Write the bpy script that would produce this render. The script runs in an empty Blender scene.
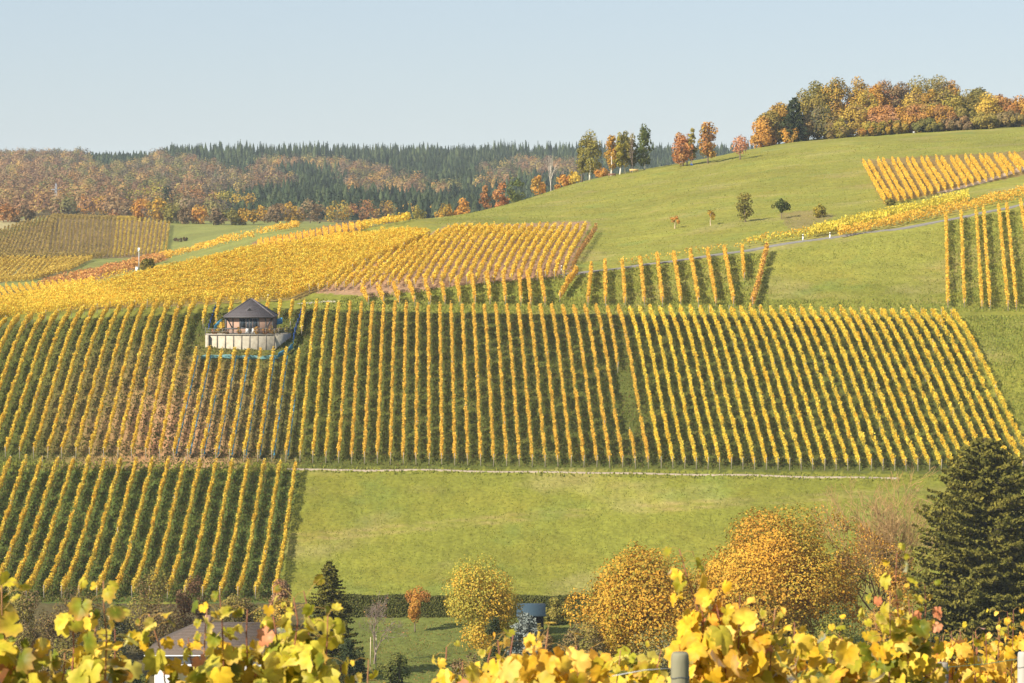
import bpy, math, random
import numpy as np

rng = np.random.default_rng(7)
random.seed(7)
SC = bpy.context.scene
COL = SC.collection
R = math.radians

# ------------------------------------------------------------------ camera, sky, sun, exposure
F, CX, HY = 1024 * 100 / 36.0, 512.0, 200.0      # long lens; the level line is at HY
cam_d = bpy.data.cameras.new('camera')
cam_d.lens = 100; cam_d.sensor_width = 36
cam_d.shift_y = -(341.5 - HY) / 1024.0
cam_d.clip_start = 0.5; cam_d.clip_end = 30000
cam_d.dof.use_dof = True; cam_d.dof.focus_distance = 430; cam_d.dof.aperture_fstop = 15
cam = bpy.data.objects.new('camera', cam_d); COL.objects.link(cam)
cam.location = (0, 0, 0); cam.rotation_euler = (math.pi / 2, 0, 0)
SC.camera = cam

SUN_EL = 35.0
SUN_DIR = np.array([-0.77, -0.64])                # ground direction towards the sun: from the left, a little behind the camera
SUN_DIR = SUN_DIR / np.linalg.norm(SUN_DIR)
world = bpy.data.worlds.new('World'); SC.world = world; world.use_nodes = True
wn = world.node_tree
sky = wn.nodes.new('ShaderNodeTexSky'); sky.sky_type = 'NISHITA'; sky.sun_disc = False
sky.sun_elevation = R(SUN_EL); sky.sun_rotation = math.atan2(SUN_DIR[0], SUN_DIR[1]) % (2 * math.pi)
sky.air_density = 1.0; sky.dust_density = 0.4; sky.ozone_density = 2.6; sky.altitude = 300
tint = wn.nodes.new('ShaderNodeMix'); tint.data_type = 'RGBA'; tint.blend_type = 'MULTIPLY'; tint.inputs[0].default_value = 1.0
tint.inputs[7].default_value = (1.02, 0.985, 1.08, 1)
wn.links.new(sky.outputs[0], tint.inputs[6]); veil = wn.nodes.new('ShaderNodeMix'); veil.data_type = 'RGBA'; veil.inputs[0].default_value = 0.62     # thin even autumn veil over the sky
veil.inputs[7].default_value = (5.2, 6.1, 6.75, 1)
wn.links.new(tint.outputs[2], veil.inputs[6]); wn.links.new(veil.outputs[2], wn.nodes['Background'].inputs[0])
wn.nodes['Background'].inputs[1].default_value = 0.058
sun_d = bpy.data.lights.new('sun', 'SUN'); sun_d.energy = 4.4; sun_d.angle = R(0.53); sun_d.color = (1.0, 0.93, 0.80)
sun = bpy.data.objects.new('sun', sun_d); COL.objects.link(sun)
ce = math.cos(R(SUN_EL))
from mathutils import Vector
sun.rotation_euler = Vector((SUN_DIR[0] * ce, SUN_DIR[1] * ce, math.sin(R(SUN_EL)))).to_track_quat('Z', 'Y').to_euler()
sun.location = (-200, -100, 300)
SC.view_settings.view_transform = 'Standard'; SC.view_settings.look = 'None'
SC.view_settings.exposure = 0.95; SC.view_settings.gamma = 1.0; SC.view_settings.use_curve_mapping = False
SC.cycles.max_bounces = 5; SC.cycles.diffuse_bounces = 2; SC.cycles.transmission_bounces = 3; SC.cycles.volume_bounces = 0
SC.cycles.use_denoising = True
SC.cycles.use_adaptive_sampling = False
HAZE_DENSITY = 0.00006

# ------------------------------------------------------------------ colour and mesh helpers
def S(*c):
    c = np.array(c, float) / 255.0
    return np.where(c <= 0.04045, c / 12.92, ((c + 0.055) / 1.055) ** 2.4)

def soft(c, k=0.8, gain=1.0):
    """less saturated albedo of the same mean brightness"""
    c = np.asarray(c, float); s = c ** k
    return np.clip(s * (c.mean(-1, keepdims=True) / s.mean(-1, keepdims=True)) * gain, 0, 0.92)

class MB:
    """collects quads and triangles with colours, builds ONE mesh object"""
    def __init__(self): self.v = []; self.c = []; self.f = []; self.n = 0
    def add(self, v, f, c):
        v = np.asarray(v, float); c = np.asarray(c, float)
        if c.ndim == 1: c = np.tile(c, (len(v), 1))
        self.v.append(v); self.c.append(c)
        for ff in (f if isinstance(f, list) else [f]):
            self.f.append(np.asarray(ff, int) + self.n)
        self.n += len(v)
    def mesh(self, name, mat, smooth=False):
        me = bpy.data.meshes.new(name)
        v = np.concatenate(self.v); c = np.concatenate(self.c)
        me.vertices.add(len(v)); me.vertices.foreach_set('co', v.astype(np.float32).ravel())
        tot = np.concatenate([np.full(len(f), f.shape[1]) for f in self.f])
        idx = np.concatenate([f.ravel() for f in self.f])
        st = np.concatenate([[0], np.cumsum(tot)[:-1]])
        me.loops.add(len(idx)); me.loops.foreach_set('vertex_index', idx.astype(np.int32))
        me.polygons.add(len(tot)); me.polygons.foreach_set('loop_start', st.astype(np.int32))
        me.polygons.foreach_set('loop_total', tot.astype(np.int32))
        if smooth: me.polygons.foreach_set('use_smooth', np.ones(len(tot), bool))
        a = me.color_attributes.new('Col', 'FLOAT_COLOR', 'POINT')
        a.data.foreach_set('color', np.concatenate([c, np.ones((len(c), 1))], 1).astype(np.float32).ravel())
        me.materials.append(mat); me.update(); me.validate()
        return me
    def build(self, name, mat, parent=None, loc=None, smooth=False):
        o = bpy.data.objects.new(name, self.mesh(name, mat, smooth)); COL.objects.link(o)
        if parent is not None: o.parent = parent
        if loc is not None: o.location = loc
        return o

def tag(o, label=None, cat=None, group=None, kind=None):
    if label: o['label'] = label
    if cat: o['category'] = cat
    if group: o['group'] = group
    if kind: o['kind'] = kind
    return o

def thing(name, loc, label, cat, group=None, rz=0.0):
    o = bpy.data.objects.new(name, None); COL.objects.link(o); o.empty_display_size = 0.3
    o.location = loc; o.rotation_euler = (0, 0, rz)
    return tag(o, label, cat, group)

def ordinal(n):
    return f"{n}{'th' if 10 <= n % 100 <= 20 else {1: 'st', 2: 'nd', 3: 'rd'}.get(n % 10, 'th')}"

def unit(a): return a / np.maximum(np.linalg.norm(a, axis=-1, keepdims=True), 1e-9)

def leaf_quads(mb, P, size, col, N=None, bias=0.0, aspect=0.75):
    """one small rhombic leaf clump at each point; normals lean to N by bias"""
    P = np.asarray(P, float); n = len(P)
    if n == 0: return
    nn = rng.normal(size=(n, 3)); nn = unit(nn)
    if N is not None: nn = unit(nn * (1 - bias) + np.asarray(N) * bias)
    t = unit(np.cross(nn, unit(rng.normal(size=(n, 3))))); b = np.cross(nn, t)
    s = (np.asarray(size) * np.ones(n))[:, None] * rng.uniform(0.7, 1.3, (n, 1)) * 0.5
    k = rng.uniform(-0.35, 0.35, (n, 1))
    v = np.stack([P - t * s, P + b * s * aspect + t * s * k, P + t * s, P - b * s * aspect + t * s * k], 1).reshape(-1, 3)
    f = np.arange(4 * n).reshape(n, 4)
    c = np.asarray(col, float)
    if c.ndim == 1: c = np.tile(c, (n, 1))
    mb.add(v, f, np.repeat(c, 4, axis=0))

def tube(mb, pts, rad, col, sides=6, cap=True):
    pts = np.asarray(pts, float); m = len(pts); rad = np.asarray(rad, float) * np.ones(m)
    tan = unit(np.gradient(pts, axis=0))
    ref = np.array([0.0, 0, 1]) if abs(tan[0][2]) < 0.9 else np.array([1.0, 0, 0])
    u = unit(np.cross(tan, ref)); w = np.cross(tan, u)
    a = np.linspace(0, 2 * np.pi, sides, endpoint=False)
    ring = (np.cos(a)[None, :, None] * u[:, None] + np.sin(a)[None, :, None] * w[:, None]) * rad[:, None, None] + pts[:, None]
    v = ring.reshape(-1, 3)
    i = np.arange(m - 1)[:, None] * sides; j = np.arange(sides)[None]; k = (j + 1) % sides
    f = [np.stack([i + j, i + k, i + sides + k, i + sides + j], -1).reshape(-1, 4)]
    if cap:
        v = np.concatenate([v, pts[[0, -1]]])
        j = j[0]; k = k[0]
        f.append(np.concatenate([np.stack([k, j, np.full(sides, m * sides)], 1),
                                 np.stack([(m - 1) * sides + j, (m - 1) * sides + k, np.full(sides, m * sides + 1)], 1)]))
    mb.add(v, f, col)

def box(mb, lo, hi, col):
    x0, y0, z0 = lo; x1, y1, z1 = hi
    v = [(x0, y0, z0), (x1, y0, z0), (x1, y1, z0), (x0, y1, z0), (x0, y0, z1), (x1, y0, z1), (x1, y1, z1), (x0, y1, z1)]
    f = [(0, 3, 2, 1), (4, 5, 6, 7), (0, 1, 5, 4), (1, 2, 6, 5), (2, 3, 7, 6), (3, 0, 4, 7)]
    mb.add(v, np.array(f), col)

def bar(mb, a, b, w, t, col):
    """rectangular bar from a to b, width w (sideways) and thickness t"""
    a = np.array(a, float); b = np.array(b, float); d = unit(b - a)
    ref = np.array([0, 1.0, 0]) if abs(d[1]) < 0.9 else np.array([0, 0, 1.0])
    u = unit(np.cross(d, ref)) * w / 2; q = unit(np.cross(d, u)) * t / 2
    v = [a - u - q, a + u - q, a + u + q, a - u + q, b - u - q, b + u - q, b + u + q, b - u + q]
    f = [(0, 1, 2, 3), (7, 6, 5, 4), (0, 4, 5, 1), (1, 5, 6, 2), (2, 6, 7, 3), (3, 7, 4, 0)]
    mb.add(v, np.array(f), col)

# ------------------------------------------------------------------ materials
def leaf_mat(name, transl=0.35, gloss=0.0, noise=0.0, nscale=3.0):
    m = bpy.data.materials.new(name); m.use_nodes = True; nt = m.node_tree; nt.nodes.clear()
    out = nt.nodes.new('ShaderNodeOutputMaterial'); at = nt.nodes.new('ShaderNodeAttribute'); at.attribute_name = 'Col'
    col = at.outputs['Color']
    if noise:
        tc = nt.nodes.new('ShaderNodeTexCoord'); nz = nt.nodes.new('ShaderNodeTexNoise'); nz.inputs['Scale'].default_value = nscale
        nz.inputs['Detail'].default_value = 4
        nt.links.new(tc.outputs['Object'], nz.inputs['Vector'])
        mr = nt.nodes.new('ShaderNodeMapRange'); mr.inputs[3].default_value = 1 - noise; mr.inputs[4].default_value = 1 + noise
        mr.inputs[1].default_value = 0.3; mr.inputs[2].default_value = 0.7
        nt.links.new(nz.outputs[0], mr.inputs[0])
        mx = nt.nodes.new('ShaderNodeVectorMath'); mx.operation = 'SCALE'
        nt.links.new(col, mx.inputs[0]); nt.links.new(mr.outputs[0], mx.inputs['Scale']); col = mx.outputs[0]
    d = nt.nodes.new('ShaderNodeBsdfDiffuse'); nt.links.new(col, d.inputs[0]); sh = d.outputs[0]
    if transl:
        t = nt.nodes.new('ShaderNodeBsdfTranslucent'); nt.links.new(col, t.inputs[0])
        mix = nt.nodes.new('ShaderNodeMixShader'); mix.inputs[0].default_value = transl
        nt.links.new(sh, mix.inputs[1]); nt.links.new(t.outputs[0], mix.inputs[2]); sh = mix.outputs[0]
    if gloss:
        g = nt.nodes.new('ShaderNodeBsdfGlossy'); g.inputs['Roughness'].default_value = 0.45
        fr = nt.nodes.new('ShaderNodeFresnel'); fr.inputs[0].default_value = 1.35
        ml = nt.nodes.new('ShaderNodeMath'); ml.operation = 'MULTIPLY'; ml.inputs[1].default_value = gloss
        nt.links.new(fr.outputs[0], ml.inputs[0])
        mix = nt.nodes.new('ShaderNodeMixShader'); nt.links.new(ml.outputs[0], mix.inputs[0])
        nt.links.new(sh, mix.inputs[1]); nt.links.new(g.outputs[0], mix.inputs[2]); sh = mix.outputs[0]
    nt.links.new(sh, out.inputs[0])
    return m

def solid_mat(name, rough=0.8, noise=0.12, nscale=2.0, bump=0.0, metallic=0.0, stretch=None):
    """vertex colour with procedural wear"""
    m = bpy.data.materials.new(name); m.use_nodes = True; nt = m.node_tree
    p = nt.nodes['Principled BSDF']; p.inputs['Roughness'].default_value = rough; p.inputs['Metallic'].default_value = metallic
    at = nt.nodes.new('ShaderNodeAttribute'); at.attribute_name = 'Col'
    tc = nt.nodes.new('ShaderNodeTexCoord'); nz = nt.nodes.new('ShaderNodeTexNoise'); nz.inputs['Scale'].default_value = nscale
    nz.inputs['Detail'].default_value = 6
    if stretch:
        mp = nt.nodes.new('ShaderNodeMapping'); mp.inputs['Scale'].default_value = stretch
        nt.links.new(tc.outputs['Object'], mp.inputs[0]); nt.links.new(mp.outputs[0], nz.inputs['Vector'])
    else: nt.links.new(tc.outputs['Object'], nz.inputs['Vector'])
    mr = nt.nodes.new('ShaderNodeMapRange'); mr.inputs[1].default_value = 0.3; mr.inputs[2].default_value = 0.7
    mr.inputs[3].default_value = 1 - noise; mr.inputs[4].default_value = 1 + noise
    nt.links.new(nz.outputs[0], mr.inputs[0])
    mx = nt.nodes.new('ShaderNodeVectorMath'); mx.operation = 'SCALE'
    nt.links.new(at.outputs['Color'], mx.inputs[0]); nt.links.new(mr.outputs[0], mx.inputs['Scale'])
    nt.links.new(mx.outputs[0], p.inputs['Base Color'])
    if bump:
        b = nt.nodes.new('ShaderNodeBump'); b.inputs['Strength'].default_value = bump; b.inputs['Distance'].default_value = 0.05
        nt.links.new(nz.outputs[0], b.inputs['Height']); nt.links.new(b.outputs[0], p.inputs['Normal'])
    return m

def ground_mat(name):
    m = bpy.data.materials.new(name); m.use_nodes = True; nt = m.node_tree
    p = nt.nodes['Principled BSDF']; p.inputs['Roughness'].default_value = 0.95; p.inputs['Specular IOR Level'].default_value = 0.1
    at = nt.nodes.new('ShaderNodeAttribute'); at.attribute_name = 'Col'
    tc = nt.nodes.new('ShaderNodeTexCoord')
    last = at.outputs['Color']
    for sc_, det, lo, hi in ((0.035, 5, 0.86, 1.14), (0.28, 6, 0.90, 1.10), (1.6, 4, 0.80, 1.20)):
        nz = nt.nodes.new('ShaderNodeTexNoise'); nz.inputs['Scale'].default_value = sc_; nz.inputs['Detail'].default_value = det
        nt.links.new(tc.outputs['Object'], nz.inputs['Vector'])
        mr = nt.nodes.new('ShaderNodeMapRange'); mr.inputs[1].default_value = 0.3; mr.inputs[2].default_value = 0.7
        mr.inputs[3].default_value = lo; mr.inputs[4].default_value = hi
        nt.links.new(nz.outputs[0], mr.inputs[0])
        mx = nt.nodes.new('ShaderNodeVectorMath'); mx.operation = 'SCALE'
        nt.links.new(last, mx.inputs[0]); nt.links.new(mr.outputs[0], mx.inputs['Scale']); last = mx.outputs[0]
    # dry, yellower patches
    nz = nt.nodes.new('ShaderNodeTexNoise'); nz.inputs['Scale'].default_value = 0.09; nz.inputs['Detail'].default_value = 7
    nz.inputs['Roughness'].default_value = 0.65
    nt.links.new(tc.outputs['Object'], nz.inputs['Vector'])
    mr = nt.nodes.new('ShaderNodeMapRange'); mr.inputs[1].default_value = 0.46; mr.inputs[2].default_value = 0.72
    mr.inputs[3].default_value = 0.0; mr.inputs[4].default_value = 0.4
    nt.links.new(nz.outputs[0], mr.inputs[0])
    mul = nt.nodes.new('ShaderNodeMix'); mul.data_type = 'RGBA'; mul.blend_type = 'MULTIPLY'; mul.inputs[0].default_value = 1
    nt.links.new(last, mul.inputs[6]); mul.inputs[7].default_value = (1.28, 1.0, 0.95, 1)
    mix = nt.nodes.new('ShaderNodeMix'); mix.data_type = 'RGBA'
    nt.links.new(mr.outputs[0], mix.inputs[0]); nt.links.new(last, mix.inputs[6]); nt.links.new(mul.outputs[2], mix.inputs[7])
    nt.links.new(mix.outputs[2], p.inputs['Base Color'])
    n2 = nt.nodes.new('ShaderNodeTexNoise'); n2.inputs['Scale'].default_value = 1.1; n2.inputs['Detail'].default_value = 6
    nt.links.new(tc.outputs['Object'], n2.inputs['Vector'])
    b = nt.nodes.new('ShaderNodeBump'); b.inputs['Strength'].default_value = 0.5; b.inputs['Distance'].default_value = 0.25
    nt.links.new(n2.outputs[0], b.inputs['Height']); nt.links.new(b.outputs[0], p.inputs['Normal'])
    return m

M_VINE = leaf_mat('vine_leaves', 0.38)
M_LEAF = leaf_mat('tree_leaves', 0.30)
M_GRAPE = leaf_mat('grape_leaves', 0.36, gloss=0.35, noise=0.16, nscale=38)
M_NEEDLE = leaf_mat('needles', 0.12)
M_BARK = solid_mat('bark', 0.9, 0.25, 3.0, 0.4, stretch=(1, 1, 0.2))
M_WOOD = solid_mat('weathered_wood', 0.85, 0.22, 9.0, 0.4, stretch=(1, 1, 0.12))
M_WALL = solid_mat('plaster', 0.9, 0.08, 1.5)
M_STONE = solid_mat('concrete_stone', 0.9, 0.22, 1.6, 0.5)
M_ROOF = solid_mat('roof_tiles', 0.75, 0.16, 5.0, 0.4)
M_NET = solid_mat('blue_net', 0.7, 0.15, 4.0)
M_PAINT = solid_mat('paint', 0.5, 0.06, 5.0)
M_ROAD = solid_mat('asphalt', 0.9, 0.12, 0.8)
M_CLOTH = solid_mat('cloth', 0.9, 0.1, 20)
M_SKIN = solid_mat('skin', 0.6, 0.04, 20)
M_GROUND = ground_mat('ground')
m = bpy.data.materials.new('window_glass'); m.use_nodes = True; M_GLASS = m
m.node_tree.nodes['Principled BSDF'].inputs['Base Color'].default_value = (0.03, 0.04, 0.05, 1)
m.node_tree.nodes['Principled BSDF'].inputs['Roughness'].default_value = 0.08

# ------------------------------------------------------------------ terrain: height of the land over (x, depth)
def pchip(x, y, xq):
    x = np.asarray(x, float); y = np.asarray(y, float); h = np.diff(x); d = np.diff(y) / h
    m = np.zeros(len(x)); m[0] = d[0]; m[-1] = d[-1]
    for i in range(1, len(x) - 1):
        if d[i - 1] * d[i] > 0:
            w1 = 2 * h[i] + h[i - 1]; w2 = h[i] + 2 * h[i - 1]
            m[i] = (w1 + w2) / (w1 / d[i - 1] + w2 / d[i])
    i = np.clip(np.searchsorted(x, xq) - 1, 0, len(x) - 2); t = (np.clip(xq, x[0], x[-1]) - x[i]) / h[i]
    return ((1 + 2 * t) * (1 - t) ** 2 * y[i] + t * (1 - t) ** 2 * h[i] * m[i] + t * t * (3 - 2 * t) * y[i + 1] + t * t * (t - 1) * h[i] * m[i + 1])

NEAR = [(-60, 7.0), (-10, -0.2), (0, -1.75), (12, -3.9), (30, -9.0), (60, -17.5), (120, -32), (200, -46), (260, -53.5), (310, -56.3), (345, -56.3)]
FARH = [(1500, 220), (1700, 211), (2000, 196), (2400, 178), (2800, 163), (3100, 161), (3600, 175), (5000, 195), (9000, 199)]
def zc(lst): return [(d, (HY - y) / F * d) for d, y in lst]
SLOPES = {   # direction (as a column of the view) -> (depth, level line offset)
    -300: [(375, 622), (393, 600), (440, 463), (505, 335), (520, 328), (590, 322), (700, 318), (820, 300), (860, 296), (980, 270), (1000, 268), (1250, 226)] + FARH,
    0:    [(375, 622), (393, 601), (440, 466), (505, 327), (520, 319), (590, 303), (640, 303), (700, 304.5), (820, 285), (860, 283), (980, 259), (1010, 260), (1250, 217)] + FARH,
    150:  [(375, 621), (393, 602), (440, 468), (507, 311), (525, 303), (620, 269), (680, 270), (740, 271), (800, 266), (1000, 259), (1050, 257), (1250, 222)] + FARH,
    300:  [(375, 621), (393, 602), (440, 471), (508, 312), (528, 297), (640, 243), (700, 243.5), (760, 240), (860, 228), (1000, 226), (1250, 224)] + FARH,
    425:  [(375, 621), (393, 602), (440, 472), (509, 317), (518, 309), (535, 283), (637, 226), (690, 219.5), (760, 221), (900, 231), (1100, 234), (1250, 230)] + FARH,
    600:  [(375, 621), (393, 602), (440, 476), (509, 317), (517, 311), (552, 270), (640, 232), (740, 198), (830, 177.5), (900, 180), (1100, 202), (1250, 216)] + FARH,
    700:  [(375, 621), (393, 602), (440, 477), (509, 318), (517, 312), (562, 257), (650, 214), (750, 179), (850, 159.5), (920, 161), (1100, 190), (1250, 208)] + FARH,
    800:  [(375, 621), (393, 602), (440, 478), (508, 318), (516, 313), (577, 239), (660, 200), (760, 163), (850, 142.5), (930, 142), (1100, 172), (1250, 195)] + FARH,
    1024: [(375, 621), (393, 603), (440, 480), (507, 320), (514, 313), (600, 205), (680, 171), (780, 142), (860, 127), (950, 125), (1100, 150), (1250, 180)] + FARH,
    1324: [(375, 621), (393, 603), (440, 481), (507, 320), (514, 313), (610, 185), (690, 150), (780, 122), (860, 108), (950, 106), (1100, 140), (1250, 180)] + FARH,
}
DG = np.concatenate([np.arange(-60, 300, 2.0), np.arange(300, 700, 0.5), np.arange(700, 1300, 2), np.arange(1300, 9001, 10)])
pk = sorted(SLOPES)
tabk = []
for p in pk:
    pts = NEAR + zc(SLOPES[p]); a = np.array(pts); tabk.append(pchip(a[:, 0], a[:, 1], DG))
tabk = np.array(tabk)
PG = np.arange(-300, 1325, 4.0)
TAB = np.stack([pchip(pk, tabk[:, j], PG) for j in range(len(DG))], 1)
# soften the joints along depth
for _ in range(6):
    TAB[:, 1:-1] = 0.25 * TAB[:, :-2] + 0.5 * TAB[:, 1:-1] + 0.25 * TAB[:, 2:]

def tz(x, d):
    x = np.asarray(x, float); d = np.asarray(d, float)
    p = CX + F * x / np.maximum(d, 60.0)
    i = np.clip((p - PG[0]) / 4.0, 0, len(PG) - 1.001); i0 = i.astype(int); fi = i - i0
    j = np.interp(d, DG, np.arange(len(DG))); j0 = np.clip(j.astype(int), 0, len(DG) - 2); fj = j - j0
    z = ((TAB[i0, j0] * (1 - fj) + TAB[i0, j0 + 1] * fj) * (1 - fi) + (TAB[i0 + 1, j0] * (1 - fj) + TAB[i0 + 1, j0 + 1] * fj) * fi)
    und = 0.16 * np.sin(x * 0.11 + 1.3 * np.sin(d * 0.05)) * np.sin(d * 0.09 + 0.7) + 0.10 * np.sin(x * 0.31 + d * 0.17) * np.sin(d * 0.23 - x * 0.07)
    z = z + und * np.clip((d - 300) / 100, 0, 1)
    if PAD is not None:      # the level place cut into the slope for the hut
        x0, x1, d0, d1, zp = PAD
        w = np.clip(np.minimum(np.minimum(x - x0, x1 - x) / 0.8, np.minimum(d - d0, d1 - d) / 0.8), 0, 1)
        z = z * (1 - w) + np.minimum(z, zp) * w
    return z
PAD = None

RAYD = np.arange(305, 3600, 0.5)
def at(px, py, dmin=305.0):
    """the point of the land seen in this direction"""
    dd = RAYD[RAYD >= dmin]
    x = (px - CX) / F * dd; g = tz(x, dd) - (HY - py) / F * dd
    k = np.argmax(g >= 0)
    if not (g >= 0).any(): k = int(np.argmax(g / dd))
    d = dd[k]
    if k > 0 and g[k] > 0 and g[k] != g[k - 1]: d = dd[k - 1] + 0.5 * (-g[k - 1]) / (g[k] - g[k - 1])
    xx = (px - CX) / F * d
    return np.array([xx, d, float(tz(xx, d))])

HUT_D = float(at(238, 349)[1])                      # depth of the terrace front
HUT_Z = (HY - 335.0) / F * HUT_D                    # terrace level
PAD = ((206.5 - CX) / F * HUT_D, (291 - CX) / F * HUT_D, HUT_D + 0.2, HUT_D + 13.5, HUT_Z - 0.12)

def inpoly(x, y, poly):
    poly = np.asarray(poly, float); n = len(poly); r = np.zeros(np.shape(x), bool)
    for i in range(n):
        x0, y0 = poly[i]; x1, y1 = poly[(i + 1) % n]
        if y0 == y1: continue
        c = ((y0 > y) != (y1 > y)) & (x < (x1 - x0) * (y - y0) / (y1 - y0) + x0)
        r ^= c
    return r

def fbm(x, y, s, seed=0, octs=4):
    r = np.random.default_rng(seed); v = np.zeros(np.shape(x)); a = 1.0; tot = 0
    for o in range(octs):
        for k in range(3):
            th = r.uniform(0, 2 * np.pi); ph = r.uniform(0, 2 * np.pi, 2)
            v = v + a * np.sin((x * np.cos(th) + y * np.sin(th)) / s * 2 * np.pi + ph[0] + 1.7 * np.sin((x * np.sin(th) - y * np.cos(th)) / s * 4 + ph[1]))
        tot += 3 * a; a *= 0.55; s /= 2.1
    return v / tot

# land-use zones, by corner points of the fields as seen from the viewpoint -> albedo
GRASS = S(117, 117, 45); GRASS_HILL = S(125, 123, 52); LAWN = S(98, 104, 48)
ZONES = [
    (S(84, 88, 38), [(-320, 470), (-320, 330), (60, 319), (300, 309), (512, 314), (950, 318), (1030, 470), (930, 474), (500, 469)]),   # main slope
    (S(82, 94, 42), [(-320, 470), (300, 471), (275, 603), (-320, 603)]),                   # lower left vineyard
    (S(148, 118, 90), [(300, 292), (446, 226), (592, 221), (566, 277), (470, 284), (380, 297)]),   # rust vineyard soil
    (S(130, 112, 62), [(-320, 330), (0, 303), (155, 270), (256, 246), (430, 231), (300, 300), (100, 309)]),  # yellow vineyard
    (S(136, 116, 80), [(-60, 266), (0, 240), (60, 214), (170, 222), (160, 258), (90, 258)]),     # far hillside vineyard
    (S(122, 112, 70), [(-60, 288), (0, 257), (94, 258), (60, 277)]),
    (S(112, 104, 60), [(-60, 320), (-40, 287), (118, 283), (128, 288), (90, 305)]),
    (S(126, 100, 70), [(252, 251), (252, 242), (358, 220), (362, 231)]),
    (S(128, 96, 66), [(30, 290), (60, 277), (165, 254), (170, 259), (100, 280)]),
    (S(158, 146, 104), [(-60, 236), (-60, 214), (40, 219), (10, 229)]),                     # stubble
    (S(126, 106, 62), [(862, 160), (1040, 150), (1040, 172), (884, 204)]),                  # upper right vineyard
    (S(124, 112, 66), [(778, 213), (812, 210), (836, 216), (822, 223), (790, 231)]),          # bare patch
]
def zone_colour(x, d):
    dd = np.maximum(d, 1.0); px = CX + F * x / dd; py = HY - F * tz(x, d) / dd
    c = np.tile(GRASS, (len(x), 1))
    hill = d > 540
    c[hill] = GRASS_HILL
    c[(d > 690) & (px < 420)] = S(120, 122, 62)
    lawn = (d > 300) & (d < 384 + 1.2 * np.sin(x * 0.3)); c[lawn] = LAWN
    c[(d < 392) & (px < 305)] = S(84, 76, 48)
    c[d < 318] = S(80, 78, 44)
    wob = 1.2
    jx = px + wob * rng.normal(size=len(px)); jy = py + 0.5 * rng.normal(size=len(py))
    for col, poly in ZONES:
        k = inpoly(jx, jy, poly) & (d > 385)
        if len(poly) and col is ZONES[5][0]: pass
        c[k] = col
    # leaf litter browns the lanes in the lower left of the main slope
    k = inpoly(px, py, ZONES[0][1])
    w = np.clip(1 - np.abs(px - 165) / 140, 0, 1) * np.clip((py - 330) / 90, 0, 1) * (0.9 + 0.5 * fbm(x, d, 26, 3))
    c = np.where(k[:, None], c * (1 - np.clip(w, 0, 1)[:, None]) + S(168, 128, 92) * np.clip(w, 0, 1)[:, None], c)
    # worn patches on the hill meadow and on the lower meadow
    w = np.clip(fbm(x, d, 42, 5) * 1.9 - 0.3, 0, 0.6)
    k = (c == GRASS_HILL).all(1) | (c == GRASS).all(1)
    c = np.where(k[:, None], c * (1 - w[:, None]) + S(138, 128, 76) * w[:, None], c)
    w = np.clip(fbm(x, d, 30, 9) * 1.6 - 0.4, 0, 0.4)
    c = np.where(k[:, None], c * (1 - w[:, None]) + S(104, 120, 56) * w[:, None], c)
    # mowing swaths and a pair of wheel tracks on the meadows
    sw = 1 + 0.045 * np.sin((d + 0.22 * x + 3 * np.sin(x * 0.02)) * 2 * np.pi / 6.5) * np.clip(fbm(x, d, 60, 14) * 2 + .5, 0, 1)
    c = np.where(k[:, None], c * sw[:, None], c)
    for d0 in (424.0, 425.7, 668.0, 669.8):
        tr = np.exp(-((d - d0 - 0.10 * x - 4 * np.sin(x * 0.025)) / 0.45) ** 2) * np.clip(0.35 + fbm(x, d, 25, 15), 0, .6)
        c = np.where(k[:, None], c * (1 - tr[:, None]) + S(150, 132, 84) * tr[:, None], c)
    c[d > 1400] = S(92, 80, 46)
    return c

# land sheet
dv = np.concatenate([np.arange(-60, 300, 6.0), np.arange(300, 660, 0.9), np.arange(660, 900, 2.0), np.arange(900, 1500, 8), np.arange(1500, 3200, 30), np.arange(3200, 9001, 290)])
tv = np.linspace(-1, 1, 760)
X = tv[None, :] * (26 + 0.30 * np.maximum(dv, 0))[:, None]; D = np.repeat(dv[:, None], len(tv), 1)
Z = tz(X.ravel(), D.ravel()).reshape(X.shape)
rough = np.clip((D - 300) / 60, 0, 1) * np.clip((1000 - D) / 300, 0, 1)
Z = Z + rough * (0.05 * rng.normal(size=Z.shape) + 0.10 * fbm(X, D, 5.0, 11))
nr, nc = X.shape
ii = np.arange(nr - 1)[:, None] * nc + np.arange(nc - 1)[None]
fq = np.stack([ii, ii + 1, ii + nc + 1, ii + nc], -1).reshape(-1, 4)
g = MB(); g.add(np.stack([X, D, Z], -1).reshape(-1, 3), fq, zone_colour(X.ravel(), D.ravel()))
ground = g.build('ground', M_GROUND, smooth=True); tag(ground, 'green and golden hillside rising from the valley lawn to the meadow crest', kind='structure')

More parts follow.
